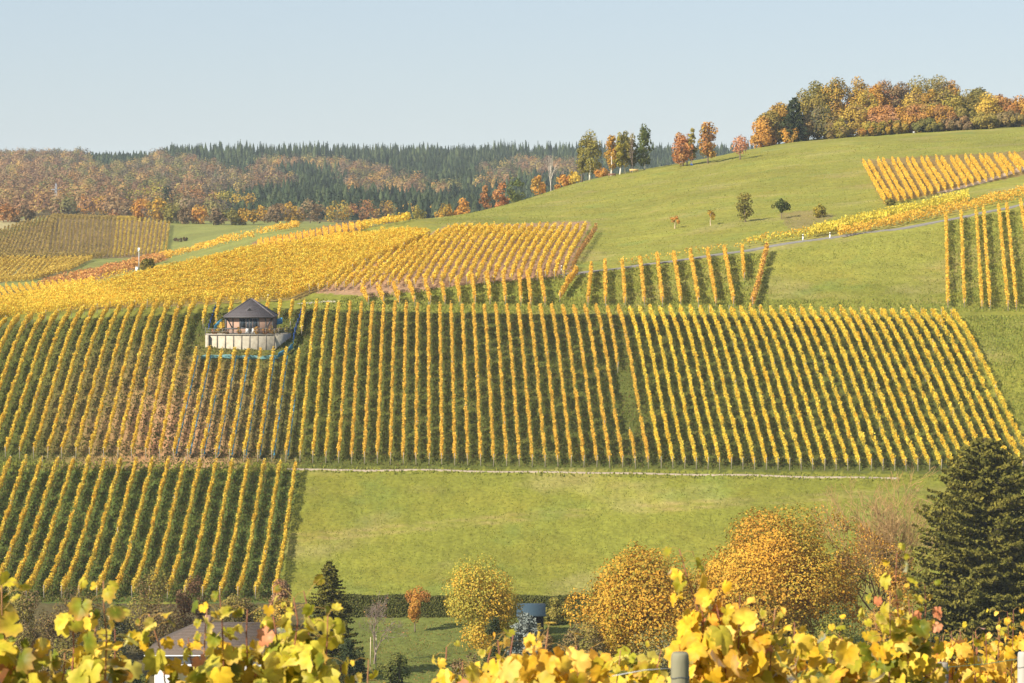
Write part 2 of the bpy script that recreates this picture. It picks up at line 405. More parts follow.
# roads and tracks, thin sheets with a little body, lying on the land
def road(name, pts, width, col, label, lift=0.08):
    P = np.array([at(*p) for p in pts]); s = np.concatenate([[0], np.cumsum(np.linalg.norm(np.diff(P[:, :2], axis=0), axis=1))])
    q = np.arange(0, s[-1], 1.2); xs = np.interp(q, s, P[:, 0]); ys = np.interp(q, s, P[:, 1])
    t = unit(np.gradient(np.stack([xs, ys], 1), axis=0)); nrm = np.stack([-t[:, 1], t[:, 0]], 1)
    mb = MB(); L = []
    for o, dz in ((-0.5, -0.4), (-0.5, 0), (-0.17, 0.02), (0.17, 0.02), (0.5, 0), (0.5, -0.4)):
        wob = width * (1 + 0.08 * np.sin(q * 0.21 + o * 5))
        x = xs + nrm[:, 0] * wob * o; y = ys + nrm[:, 1] * wob * o
        zz = np.maximum(tz(xs, ys), tz(x, y)) if dz > -0.1 else tz(x, y)
        L.append(np.stack([x, y, zz + lift + dz], 1))
    v = np.stack(L, 1); n, k = v.shape[:2]
    i = np.arange(n - 1)[:, None] * k + np.arange(k - 1)[None]
    mb.add(v.reshape(-1, 3), np.stack([i, i + 1, i + k + 1, i + k], -1).reshape(-1, 4), col)
    return tag(mb.build(name, M_ROAD, smooth=True), label, kind='structure')
road('path', [(286, 469.3), (300, 469.5), (500, 472), (700, 475), (850, 477.5), (905, 478.6)], 0.5, S(158, 142, 122), 'pale gravel path running below the main vineyard slope')
road('road', [(560, 276), (594, 271.5), (640, 265.5), (700, 257.5), (762, 248), (830, 238), (900, 229), (960, 218), (1060, 199)], 1.9, S(124, 119, 112), 'narrow grey asphalt lane crossing the hill above the vineyards')
road('track', [(942, 193), (975, 184), (1000, 177), (1060, 157)], 3.0, S(166, 146, 122), 'pale track under the upper right vineyard')
road('track', [(300, 304.5), (314, 303), (326, 301.5), (338, 302)], 2.2, S(172, 160, 138), 'short pale track on the slope behind the hut')

# haze: the autumn air between the viewpoint and the far wood
zlo = float(Z.min()) - 1.0
hb = MB(); box(hb, (-2760, -61, zlo), (2760, 9010, 110), (1, 1, 1))
hm = bpy.data.materials.new('haze'); hm.use_nodes = True; nt = hm.node_tree; nt.nodes.clear()
ho = nt.nodes.new('ShaderNodeOutputMaterial'); hv = nt.nodes.new('ShaderNodeVolumePrincipled')
hv.inputs['Color'].default_value = (0.80, 0.91, 1.0, 1); hv.inputs['Density'].default_value = HAZE_DENSITY; hv.inputs['Anisotropy'].default_value = -0.1
nt.links.new(hv.outputs[0], ho.inputs['Volume'])
if HAZE_DENSITY > 0: tag(hb.build('haze', hm), 'thin bluish autumn haze over the valley', kind='stuff')
# ------------------------------------------------------------------ vineyards
GOLD = soft(np.array([S(236, 178, 52), S(244, 196, 72), S(216, 150, 36), S(200, 168, 54)]), 0.84, 1.30)
AMBER_RAW = soft(np.array([S(236, 160, 58), S(226, 140, 46), S(244, 184, 70), S(202, 150, 52)]), 0.84, 1.30)
AMBER = AMBER_RAW * 0.5 + GOLD * 0.5
YELLOW = soft(np.array([S(242, 192, 50), S(246, 206, 70), S(226, 168, 34), S(206, 178, 58)]), 0.84, 1.30)
YELLOW = YELLOW * 0.55 + GOLD * 0.45
LIME = soft(np.array([S(226, 190, 60), S(206, 182, 62), S(236, 200, 66), S(176, 160, 54)]), 0.84, 1.30)
RUST = soft(np.array([S(204, 138, 74), S(180, 112, 66), S(214, 160, 72), S(160, 120, 66)]), 0.84, 1.30)
OLIVE = soft(np.array([S(168, 148, 70), S(190, 160, 74), S(146, 132, 62), S(176, 140, 80)]), 0.84, 1.30)
LOWGREEN = S(118, 112, 46)

post_mb = MB(); tube(post_mb, [(0, 0, -0.3), (0, 0, 1.0), (0, 0, 2.05)], [0.075, 0.07, 0.065], S(150, 138, 122), 6)
POST_MESH = post_mb.mesh('post', M_WOOD)

def add_post(parent, x, y, h=1.0):
    o = bpy.data.objects.new('post', POST_MESH); COL.objects.link(o); o.parent = parent
    o.location = (x - parent.location[0], y - parent.location[1], float(tz(x, y)) - parent.location[2]); o.scale = (0.8, 0.8, h * 0.94)
    o.rotation_euler = (random.uniform(-.05, .05), random.uniform(-.05, .05), 0)
    return o

def foliage(pts, per_m, size, h, w, pal, low=0.26, green=0.35, ox=0, oy=0, oz=0, gappy=0.1):
    """leaf clumps of one trellised row along ground points pts (n,2)"""
    pts = np.asarray(pts, float); s = np.concatenate([[0], np.cumsum(np.linalg.norm(np.diff(pts, axis=0), axis=1))]); L = s[-1]
    n = max(8, int(L * per_m)); q = rng.uniform(0, L, n)
    # vines differ along the row: taller, thinner, sometimes missing
    cell = (q / 1.3).astype(int); nc = cell.max() + 1
    hh = h * (1 + 0.10 * rng.normal(size=nc))[cell]; dens = np.clip(1 - gappy * 2.2 * rng.random(nc) ** 3, 0.2, 1)[cell]
    if nc > 6:
        dens[np.isin(cell, rng.choice(nc, max(1, int(nc * gappy * 0.25)), replace=False))] *= 0.12
    dens = dens * np.where(rng.random(n) < 0.7, 0.5 + 0.5 * np.abs(np.sin(q / 1.25 * np.pi)), 1.0)
    keep = rng.random(n) < dens; q = q[keep]; hh = hh[keep]; cell = cell[keep]; n = len(q)
    x = np.interp(q, s, pts[:, 0]); y = np.interp(q, s, pts[:, 1])
    i = np.clip(np.searchsorted(s, q) - 1, 0, len(pts) - 2); t = unit(pts[i + 1] - pts[i]); nrm = np.stack([-t[:, 1], t[:, 0]], 1)
    u = rng.random(n) ** 0.85; side = np.clip(rng.normal(size=n) * 0.5, -1.2, 1.2)
    prof = 0.55 + 0.6 * np.sin(np.clip(u, 0, 1) * np.pi * 0.8)
    off = side * w * 0.5 * prof + 0.06 * np.sin(q * 0.8)
    # a few shoots hang out or stand up
    st = rng.random(n) < 0.05
    z = low * h + u * (hh - low * h) + np.where(st, rng.uniform(0, 0.3, n) * h / 2, 0)
    x = x + nrm[:, 0] * off; y = y + nrm[:, 1] * off
    P = np.stack([x - ox, y - oy, tz(x, y) + z - oz], 1)
    base = pal[rng.integers(0, len(pal), nc)][cell] * 0.28 + pal[rng.integers(0, len(pal), n)] * 0.72
    gmix = np.clip(green * (1.4 - u * 1.5) + green * 0.45 * rng.random(n) ** 2, 0, 0.9)[:, None]
    c = (base * (1 - gmix) + LOWGREEN * gmix) * rng.uniform(0.82, 1.12, (n, 1))
    mb = MB()
    N = np.concatenate([nrm * np.sign(off)[:, None] * 0.8, (0.35 + u[:, None] * 0.6)], 1)
    leaf_quads(mb, P, size, np.clip(c, 0, 0.95), unit(N), 0.45, 0.8)
    return mb

NROWS = 0
def vine_row(a, b, label, group, per_m=40, size=0.3, h=2.0, w=0.55, pal=GOLD, green=0.35, low=0.26, posts=True, mids=0, gappy=0.1, via=None):
    global NROWS
    NROWS += 1
    a = np.asarray(a[:2], float); b = np.asarray(b[:2], float)
    if via is None:
        k = max(2, int(np.linalg.norm(b - a) / 4)); pts = a + (b - a) * np.linspace(0, 1, k)[:, None]
    else: pts = np.asarray(via)[:, :2]
    ox, oy = a; oz = float(tz(ox, oy))
    mb = foliage(pts, per_m, size, h, w, pal, low, green, ox, oy, oz, gappy)
    if posts:
        r = thing('vine_row', (ox, oy, oz), label, 'vine row', group)
        mb.build('foliage', M_VINE, r)
        add_post(r, *(a + unit(a - b) * 0.35)); add_post(r, *(b + unit(b - a) * 0.35))
        for f in range(mids):
            q = a + (b - a) * random.uniform(0.1, 0.9); add_post(r, q[0], q[1], random.uniform(1.0, 1.12))
        return r
    r = thing('vine_row', (ox, oy, oz), label, 'vine row', group)
    mb.build('foliage', M_VINE, r)
    return r

# --- the large main slope
VPX, VPY = 425.0, -655.0
def yb(x): return float(np.interp(x, [-60, 150, 290, 500, 760, 930, 1040], [457, 459, 461.5, 465.5, 469, 470.5, 471]))
def yt(x): return float(np.interp(x, [-60, 0, 60, 100, 170, 215, 300, 350, 512, 770, 960], [338, 327, 319, 313, 308.5, 306.5, 310, 311.5, 314.5, 316.5, 319.5]))
def top_of(xb):
    y0 = yb(xb); y1 = 315.0
    for _ in range(4):
        x1 = VPX + (xb - VPX) * (y1 - VPY) / (y0 - VPY); y1 = yt(x1)
    return x1, y1
def along(xb, y):
    return VPX + (xb - VPX) * (y - VPY) / (yb(xb) - VPY)
xs = [300.0]
while xs[-1] < 655: xs.append(xs[-1] + 12.9)
while xs[-1] < 1024: xs.append(xs[-1] + 11.65)
left = [300.0 - 14]
while left[-1] > -50: left.append(left[-1] - 14)
xs = left[::-1] + xs
NM = len(xs); n_seen = 0; n_short = 0
for i, xb in enumerate(xs):
    x1, y1 = top_of(xb)
    if xb < 150: pal, gr = GOLD, 0.42
    elif xb < 330: pal, gr = GOLD, 0.32
    elif xb < 650: pal, gr = AMBER, 0.34
    else: pal, gr = YELLOW, 0.22
    n_seen += x1 > 2; n_r = NM - i; n_l = max(n_seen, 1)
    where = f"{ordinal(n_r)} row from its right-hand end" if n_r <= NM // 2 else f"{ordinal(n_l)} row in from the left"
    col = 'golden' if xb < 330 else ('amber' if xb < 650 else 'bright yellow')
    a = at(xb, yb(xb)); b = at(x1, y1)
    xm = along(xb, 346)
    if x1 < -6: continue
    kw = dict(group='vine rows on the main slope', pal=pal, green=gr, per_m=140, size=0.24, w=0.44, mids=1, low=0.36, gappy=0.32)
    if 197 < xm < 301:
        lo = at(along(xb, 358.5), 358.5)
        vine_row(a, lo, f"{col} vine row on the main slope below the hut, {where}", **kw)
        yc = 329.0 if xm < 290 else 336.0
        if 222 < xm < 281: yc = 322.0
        hi = at(along(xb, yc), yc)
        if np.linalg.norm(hi[:2] - b[:2]) > 3:
            n_short += 1
            vine_row(hi, b, f"short golden vine row above or beside the hut, {ordinal(n_short)} from the left", **kw)
    elif 625 < xb < 642:    # a break shows in this row
        br0 = at(along(xb, 440), 440); br1 = at(along(xb, 372), 372)
        vine_row(a, br0, f"lower piece of the one vine row broken by a gap, main slope", **kw)
        vine_row(br1, b, f"upper piece of the one vine row broken by a gap, main slope", **kw)
    else:
        vine_row(a, b, f"{col} vine row on the main slope, {where}", **kw)

# --- the lower left vineyard
VX2, VY2 = 502.0, -687.0
xt = 296.0; i = 0
while xt > -6:
    i += 1
    yb2 = 600.0 - 0.008 * (296 - xt)
    x1 = VX2 + (xt - VX2) * (yb2 - VY2) / (472 - VY2)
    lab = 'gold-topped vine row at the right edge of the lower left vineyard' if i == 1 else f"gold-topped vine row of the lower left vineyard, {ordinal(i)} from its right edge"
    vine_row(at(x1, yb2), at(xt, 471.5 - 0.01 * (296 - xt)), lab, 'vine rows of the lower left vineyard', per_m=165, size=0.23, pal=GOLD, green=0.50, w=0.46, mids=1, low=0.32, gappy=0.28)
    xt -= 15.9

# --- thin tier of rows between the main slope and the lane
yt3 = lambda x: float(np.interp(x, [340, 470, 540, 560, 622, 724, 760], [297, 284, 277.5, 276.5, 268.5, 255.5, 252.5]))
xb3 = [368, 383.5, 399, 414.5, 430, 445, 460, 475, 490, 505.5, 521]
k = 0
for x in xb3:
    k += 1
    y0 = 305.5; x1 = x + (x - 520) * 0.03 - 2
    vine_row(at(x, y0), at(x1, yt3(x1)), f"orange-gold vine row in the thin tier below the rust vineyard, {ordinal(k)} from the left", 'vine rows in the thin tier under the lane', per_m=125, size=0.29, low=0.26, pal=AMBER, green=0.15, h=2.1, w=0.5, gappy=0.15)
for j, (x, x1) in enumerate([(531, 527), (545, 539.5), (588, 591.5), (605.5, 605), (625, 622), (644.5, 640), (662.5, 657), (681, 673.5), (698.5, 690), (716, 707), (733.5, 724), (744, 742)]):
    y0 = 306.5 if j != 11 else 282
    vine_row(at(x, y0), at(x1, yt3(x1)), f"tall orange vine row on green grass under the lane, {ordinal(12 - j)} from the leaning right-hand row", 'vine rows in the thin tier under the lane', per_m=125, size=0.29, low=0.26, pal=AMBER, green=0.12, h=2.2, w=0.5, gappy=0.18)
vine_row(at(560, 302), at(577, 275.5), 'slanting orange vine row leaning right, by the lower end of the rust vineyard', 'vine rows in the thin tier under the lane', per_m=125, size=0.29, low=0.26, pal=AMBER, green=0.15, h=2.1, w=0.5)
vine_row(at(753, 307), at(767.5, 253), 'slanting rusty vine row leaning right at the edge of the green field', 'vine rows in the thin tier under the lane', per_m=100, size=0.33, pal=np.concatenate([AMBER, RUST]), green=0.05, h=2.1, w=0.7)

# --- rust vineyard with rows slanting up to the right
n4 = 30
for k in range(n4):
    xb4 = 563.5 - 8.75 * k; yb4 = float(np.interp(xb4, [306, 340, 380, 420, 470, 512, 570], [294, 291, 289, 288, 286, 283, 279]))
    xt4 = 585.5 - 7.55 * k; yt4 = float(np.interp(xt4, [434, 460, 505, 545, 590], [234, 231, 231.5, 230.5, 230]))
    if xt4 < 452:      # cut off by the slanting border of the yellow vineyard
        p0, p1, q0, q1 = np.array([xb4, yb4]), np.array([xt4, yt4]), np.array([306.0, 293.5]), np.array([452.0, 231.5])
        M = np.array([p1 - p0, q0 - q1]).T; s = np.linalg.solve(M, q0 - p0)[0]; xt4, yt4 = p0 + (p1 - p0) * np.clip(s, 0.03, 1)
    a, e = at(xb4, yb4), at(xt4, yt4)
    if np.linalg.norm(a - e) < 4: continue
    lab = f"golden vine row on the rust-brown soil, {ordinal(k + 2)} from the leafless row at its right edge"
    vine_row(a, e, lab, 'vine rows on the rust-brown soil', per_m=46, size=0.33, h=1.8, w=0.55, pal=GOLD, green=0.25, posts=True, gappy=0.18, low=0.3)
vine_row(at(571, 279), at(596.5, 231), 'leafless brown vine row at the right-hand edge of the rust-brown soil', 'vine rows on the rust-brown soil', per_m=36, size=0.3, h=1.6, w=0.6, pal=RUST * 0.7, green=0.3, gappy=0.2)

# --- bright yellow vineyard with rows along the contour
lowl = np.array([(-70, 334), (0, 321), (100, 310), (200, 305.5), (290, 301), (318, 288), (360, 268), (430, 239)], float)
uppl = np.array([(-70, 316), (0, 306), (100, 290), (155, 276), (256, 253), (330, 243), (400, 237)], float)
def res(line, n):
    s = np.concatenate([[0], np.cumsum(np.linalg.norm(np.diff(line, axis=0), axis=1))]); q = np.linspace(0, s[-1], n)
    return np.stack([np.interp(q, s, line[:, 0]), np.interp(q, s, line[:, 1])], 1)
A = np.array([at(*p) for p in res(lowl, 40)]); B = np.array([at(*p) for p in res(uppl, 40)])
n5 = 26
for i in range(n5):
    t = i / (n5 - 1); via = A * (1 - t) + B * t
    lab = f"bright yellow vine row along the contour above the hut, {ordinal(i + 1)} from the lower edge" if i < 13 else f"bright yellow vine row along the contour, {ordinal(n5 - i)} from the upper rim"
    vine_row(via[0], via[-1], lab, 'contour rows of the bright yellow vineyard', per_m=88, size=0.26, h=2.0, w=0.55, pal=GOLD * 0.55 + YELLOW * 0.4, green=0.12, posts=False, via=via, gappy=0.05)

# --- upper right vineyard
n7 = 22
for i in range(n7):
    pair = i // 2; xt7 = 863 + pair * 14.6 + (i % 2) * 5.2
    yt7 = float(np.interp(xt7, [862, 1024], [166, 158.5]))
    xb7 = np.interp(xt7, [863, 1000], [884.5, 1019]); xb7 = 885 + pair * 13.6 + (i % 2) * 6.6
    yb7 = float(np.interp(xb7, [884, 905, 960, 1024], [205, 203, 190, 174]))
    vine_row(at(xb7, yb7), at(xt7, yt7), f"orange vine row in the upper right vineyard below the wood, {ordinal(i + 1)} from its left edge", 'vine rows in the upper right vineyard', per_m=70, size=0.3, h=1.9, w=0.3, pal=(AMBER + GOLD) / 2, green=0.05, posts=False)

# --- bands of vines along the lane
def band(p0, p1, label, n_via=14, **kw):
    A = np.array([at(*(np.array(p0[0]) * (1 - s) + np.array(p0[1]) * s)) for s in np.linspace(0, 1, n_via)]) if p1 is None else None
    kw.setdefault('posts', False)
    return vine_row(A[0], A[-1], label, 'vine rows along the lane', via=A, **kw)
for i in range(5):
    t = i / 4
    band(((808 + 6 * t, 240 - 7 * t), (968, 203 - 5.0 * t)), None, f"yellow-green contour vine row above the lane, {ordinal(i + 1)} from below", per_m=26, size=0.42, h=2.0, w=1.0, pal=LIME, green=0.15)
for i in range(3):
    t = i / 2
    band(((838, 239 - 2.5 * t), (1050, 195 - 6 * t)), None, f"orange contour vine row right above the lane, {ordinal(i + 1)} from the asphalt", per_m=26, size=0.42, h=2.0, w=0.9, pal=AMBER, green=0.05)
band(((618, 267), (742, 249.5)), None, 'sparse young orange vine row along the upper verge of the lane', per_m=12, size=0.36, h=1.7, w=0.5, pal=AMBER, green=0.2, gappy=0.4)
band(((742, 248), (840, 233)), None, 'golden vine row at the upper verge of the lane under the bare patch', per_m=24, size=0.4, h=1.8, w=0.9, pal=LIME, green=0.2)
band(((744, 245), (822, 232)), None, 'upper of the two golden vine rows beneath the bare patch', per_m=20, size=0.4, h=1.6, w=0.8, pal=AMBER, green=0.2)

# --- rows at the right-hand edge, standing on grass
for i, (x0, y0, x1, y1) in enumerate([(948, 308.5, 946, 222), (964.5, 308.5, 961, 219), (982, 310, 976, 217), (990, 310, 983.5, 216), (1008, 310.5, 998.5, 213), (1016.5, 310, 1006.5, 211), (1036, 310, 1020.5, 208), (1046, 310, 1029, 206)]):
    vine_row(at(x0, y0), at(x1, y1), f"slender orange vine row on grass, {ordinal(i + 1)} to the right of the open green field", 'slender vine rows right of the green field', per_m=60, size=0.33, h=2.2, w=0.5, pal=np.concatenate([AMBER, GOLD]), green=0.1, mids=1, gappy=0.25)

# --- small rows on the saddle before the far wood
n8 = 16
for i in range(n8):
    t = i / (n8 - 1); xt8 = 258 + 98 * t; xb8 = 262 + 98 * t
    vine_row(at(xb8, 254 - 20 * t), at(xt8, np.interp(t, [0, 1], [247, 227])), f"short orange vine row on brown soil at the saddle, {ordinal(i + 1)} from the left", 'short vine rows on the saddle', per_m=40, size=0.36, h=2.0, w=0.3, pal=AMBER, green=0.05, posts=False)
for i in range(4):
    t = i / 3
    P = np.array([at(*p) for p in res(np.array([(360 + 4 * t, 232 - 8 * t), (385, 226.5 - 5 * t), (410 - 4 * t, 221 - 0.6 * t)], float), 8)])
    vine_row(P[0], P[-1], f"yellow contour vine row at the saddle under the meadow, {ordinal(i + 1)} from below", 'yellow contour rows on the saddle', per_m=18, size=0.5, h=1.9, w=1.0, pal=GOLD, green=0.1, posts=False, via=P)

# --- fields down to the left, beyond the yellow vineyard
n9 = 24
for i in range(n9):
    t = i / (n9 - 1); xt9 = -34 + 152 * t; xb9 = xt9 + 13 - 4 * t
    yt9 = float(np.interp(xt9, [-34, 0, 60, 118], [294, 290.5, 286, 287]))
    vine_row(at(xb9, yt9 + 17 * (1 - t) + 3, 690), at(xt9, yt9, 690), f"yellow vine row in the hollow beyond the yellow vineyard, {ordinal(n9 - i)} from its right end", 'vine rows in the hollow', per_m=36, size=0.38, h=1.8, w=0.3, pal=GOLD, green=0.1, posts=False)
n10 = 19
for i in range(n10):
    t = i / (n10 - 1)
    xt10 = -2 + 94 * t; xb10 = np.interp(t, [0, 0.62, 1], [-36, 30, 68]); yb10 = np.interp(t, [0, 0.62, 1], [285, 282, 272])
    vine_row(at(xb10, yb10, 800), at(xt10, 260.5, 800), f"slanting gold vine row at the foot of the far vineyard hill, {ordinal(n10 - i)} from the right", 'slanting vine rows under the far vineyard hill', per_m=30, size=0.42, h=1.7, w=0.3, pal=(GOLD + OLIVE) / 2, green=0.1, posts=False)
for i in range(6):
    t = i / 5
    P = np.array([at(x, y, 760) for x, y in res(np.array([(34 + 20 * t, 290 - 9 * t), (104, 278 - 6 * t), (164, 262.5 - 5 * t)], float), 12)])
    vine_row(P[0], P[-1], f"rusty brown contour vine row in the hollow, {ordinal(i + 1)} from below", 'rusty contour vine rows in the hollow', per_m=14, size=0.6, h=2.0, w=1.2, pal=RUST, green=0.05, posts=False, via=P)
for i in range(3):
    t = i / 2
    P = np.array([at(x, y, 700) for x, y in res(np.array([(160, 262 - 4 * t), (205, 250 - 3 * t), (256 - 2 * t, 238 - 2.5 * t)], float), 12)])
    vine_row(P[0], P[-1], f"orange contour vine row rising along the green hollow, {ordinal(i + 1)} from below", 'orange contour vine rows by the hollow', per_m=14, size=0.55, h=1.9, w=1.1, pal=AMBER, green=0.05, posts=False, via=P)
for i in range(2):
    P = np.array([at(x, y, 700) for x, y in res(np.array([(256, 236 - 2 * i), (298, 228.5 - 1.6 * i)], float), 8)])
    vine_row(P[0], P[-1], ['lower', 'upper'][i] + ' of two short orange rows on the green saddle', 'two short orange rows on the saddle', per_m=16, size=0.55, h=1.9, w=1.2, pal=AMBER, green=0.05, posts=False, via=P)

# far vineyard hill: past the three hundred rows that show largest, so one mass
mbf = MB()
n11 = 52
for i in range(n11):
    t = i / (n11 - 1); xt11 = -30 + 199 * t
    yt11 = float(np.interp(xt11, [-30, 0, 30, 60, 130, 169], [236, 233, 222, 217.5, 219, 225.5]))
    xb11 = xt11 + np.interp(t, [0, 0.5, 1], [-34, -14, -4])
    yb11 = float(np.interp(xb11, [-60, 95, 165], [262, 259, 255.5]))
    a = at(xb11, yb11, 960); b = at(xt11, yt11, 960); k = 12
    pal = (OLIVE * 0.62 + RUST * 0.1) if xt11 < 122 else (GOLD * 0.45 + OLIVE * 0.3)
    f = foliage(a[:2] + (b[:2] - a[:2]) * np.linspace(0, 1, k)[:, None], 12, 0.6, 1.9, 0.6, pal, 0.3, 0.1)
    mbf.add(f.v[0], f.f[0], f.c[0])
o = mbf.build('vineyard_rows', M_VINE); tag(o, 'fine close rows of olive and gold vines on the far vineyard hill', 'vine rows', kind='stuff')
print('vine rows', NROWS)
# ------------------------------------------------------------------ trees
def pal(*cs): return soft(np.array([S(*c) for c in cs]), 0.80, 0.92)
P_GOLD = pal((206, 150, 42), (222, 168, 56), (184, 130, 40), (150, 128, 46))
P_ORANGE = pal((216, 142, 52), (228, 158, 62), (198, 122, 50), (210, 164, 64))
P_RUST = pal((182, 114, 64), (198, 130, 68), (158, 100, 62), (190, 138, 74))
P_RED = pal((204, 122, 66), (216, 140, 74), (182, 104, 60), (206, 150, 78))
P_OLIVE = pal((146, 136, 54), (162, 148, 62), (124, 118, 50), (174, 150, 62))
P_GREEN = pal((98, 112, 50), (120, 128, 56), (84, 98, 46), (140, 136, 60))
P_YELLOW = pal((228, 184, 56), (236, 196, 72), (206, 160, 46), (190, 160, 56))
P_LIME = pal((170, 158, 52), (190, 170, 58), (150, 142, 52), (200, 168, 56))
P_BROWN = pal((140, 108, 72), (160, 122, 80), (122, 98, 66), (150, 126, 84))
P_PINK = pal((214, 140, 96), (226, 160, 112), (196, 120, 84))
P_DARK = pal((52, 62, 36), (64, 74, 40), (44, 54, 32), (76, 82, 44))
P_SPRUCE = soft(np.array([S(120, 112, 46), S(100, 97, 40), S(136, 125, 52), S(88, 86, 37)]), .92, 1.0)
P_GREY = pal((122, 122, 96), (138, 136, 108), (106, 110, 88))
P_BLUE = pal((156, 164, 152), (172, 180, 166), (134, 146, 138))
BARK = S(112, 96, 80); BIRCH = S(214, 206, 190); TWIG = S(128, 108, 86)

def limb(mb, a, b, r0, r1, col, sag=0.0, sides=5, k=5):
    a = np.asarray(a, float); b = np.asarray(b, float); t = np.linspace(0, 1, k)[:, None]
    p = a + (b - a) * t; L = np.linalg.norm(b - a)
    p[1:-1] += rng.normal(size=(k - 2, 3)) * L * 0.04
    p[:, 2] += sag * np.sin(t[:, 0] * np.pi) * L
    tube(mb, p, np.linspace(r0, r1, k), col, sides)

def crown_mesh(H, W, cb, n, size, palette, shape='round', clumps=26, jitter=0.18, mix=0.6):
    """leaf clumps through a crown from height cb to H, width W; returns MB and clump centres"""
    mb = MB(); ch = H - cb; cz = cb + ch / 2
    C = []; Rr = []
    while len(C) < clumps:
        u = unit(rng.normal(size=3)); r = rng.uniform(0.35, 1.0) ** 0.5
        p = u * r
        zz = (p[2] + 1) / 2
        if shape == 'birch': wf = np.interp(zz, [0, 0.25, 0.6, 1], [0.75, 1.0, 0.78, 0.3])
        elif shape == 'oval': wf = np.interp(zz, [0, 0.4, 1], [0.85, 1.0, 0.7])
        elif shape == 'fan': wf = np.interp(zz, [0, 0.5, 1], [0.5, 0.95, 1.1])
        elif shape == 'dome': wf = np.interp(zz, [0, 0.3, 1], [1.12, 1.08, 0.8])
        else: wf = 1.0
        rad = rng.uniform(0.24, 0.42) * min(W, ch * 1.2) / 2
        q = np.array([p[0] * wf * max(W / 2 - rad * 0.8, W * 0.2), p[1] * wf * max(W / 2 - rad * 0.8, W * 0.2), cz + p[2] * (ch / 2 - rad * 0.75)])
        C.append(q); Rr.append(rad)
    C = np.array(C); Rr = np.array(Rr)
    az = np.arctan2(C[:, 1], C[:, 0]); el = (C[:, 2] - cz) / max(ch, .1); ph = rng.uniform(0, 6.28, 3)
    bump = 1 + 0.16 * np.sin(2 * az + ph[0]) + 0.14 * np.sin(3 * az + 5 * el + ph[1]) + 0.10 * np.sin(5 * az - 8 * el + ph[2])
    C[:, :2] *= bump[:, None]; C[:, 2] = cz + (C[:, 2] - cz) * (0.75 + 0.25 * bump)
    pr = Rr ** 2; ci = rng.choice(len(C), n, p=pr / pr.sum())
    u = unit(rng.normal(size=(n, 3)) * np.array([1, 1, 0.85])); rr = rng.uniform(0.35, 1.08, (n, 1)) ** 0.4
    P = C[ci] + u * rr * Rr[ci][:, None] * np.array([1.05, 1.05, 0.9]) + rng.normal(size=(n, 3)) * 0.03 * W * jitter
    out = unit(u + unit(C[ci] - np.array([0, 0, cz])) * 0.5 + np.array([0, 0, 0.25]))
    cb_ = palette[rng.integers(0, len(palette), len(C))][ci]
    # fit the crown to its size
    P[:, :2] *= (W / 2) / np.percentile(np.hypot(P[:, 0], P[:, 1]), 98.5); C[:, :2] *= 0.95
    lo, hi = np.percentile(P[:, 2], [1, 99.3]); P[:, 2] = cb + (P[:, 2] - lo) * (H - cb) / (hi - lo)
    col = cb_ * mix + palette[rng.integers(0, len(palette), n)] * (1 - mix)
    col = col * rng.uniform(0.78, 1.15, (n, 1))
    leaf_quads(mb, P, size, np.clip(col, 0, 0.95), out, 0.58, 0.8)
    return mb, C

def broadleaf(name, loc, H, W, label, cat='tree', group=None, palette=P_GOLD, n=1500, size=0.5, shape='round', cb=None, bark=BARK, clumps=26, trunk_r=None, stems=1, mix=0.6, lean=0.0):
    loc = np.asarray(loc, float)
    t = thing(name, tuple(loc), label, cat, group)
    cb = H * 0.22 if cb is None else cb
    mb, C = crown_mesh(H, W, cb, n, size, palette, shape, clumps, mix=mix)
    mb.build('crown', M_LEAF, t)
    tr = MB(); r0 = trunk_r or H * 0.022
    for s in range(stems):
        dx, dy = (0, 0) if stems == 1 else rng.uniform(-1, 1, 2) * W * 0.12
        top = np.array([dx * 1.5 + lean, dy * 1.5, cb + (H - cb) * 0.72])
        k = 7; tt = np.linspace(0, 1, k)[:, None]; p = np.array([dx * 0.4, dy * 0.4, -0.4]) * (1 - tt) + top * tt
        p[1:-1, :2] += rng.normal(size=(k - 2, 2)) * H * 0.008
        rr = r0 * np.interp(tt[:, 0], [0, 0.06, 0.5, 1], [1.5, 1.0, 0.6, 0.15])
        tube(tr, p, rr, bark, 7)
        for c in C[rng.permutation(len(C))[:max(5, len(C) // (2 * stems))]]:
            zf = np.clip((c[2] - 0.35 * np.hypot(c[0], c[1]) + 0.4) / (top[2] + 0.4), 0.25, 0.9)
            q = np.array([np.interp(zf, tt[:, 0], p[:, j]) for j in range(3)])
            limb(tr, q, c, r0 * 0.38, r0 * 0.08, bark, 0.03, 5)
    tr.build('trunk', M_BARK, t, smooth=True)
    return t

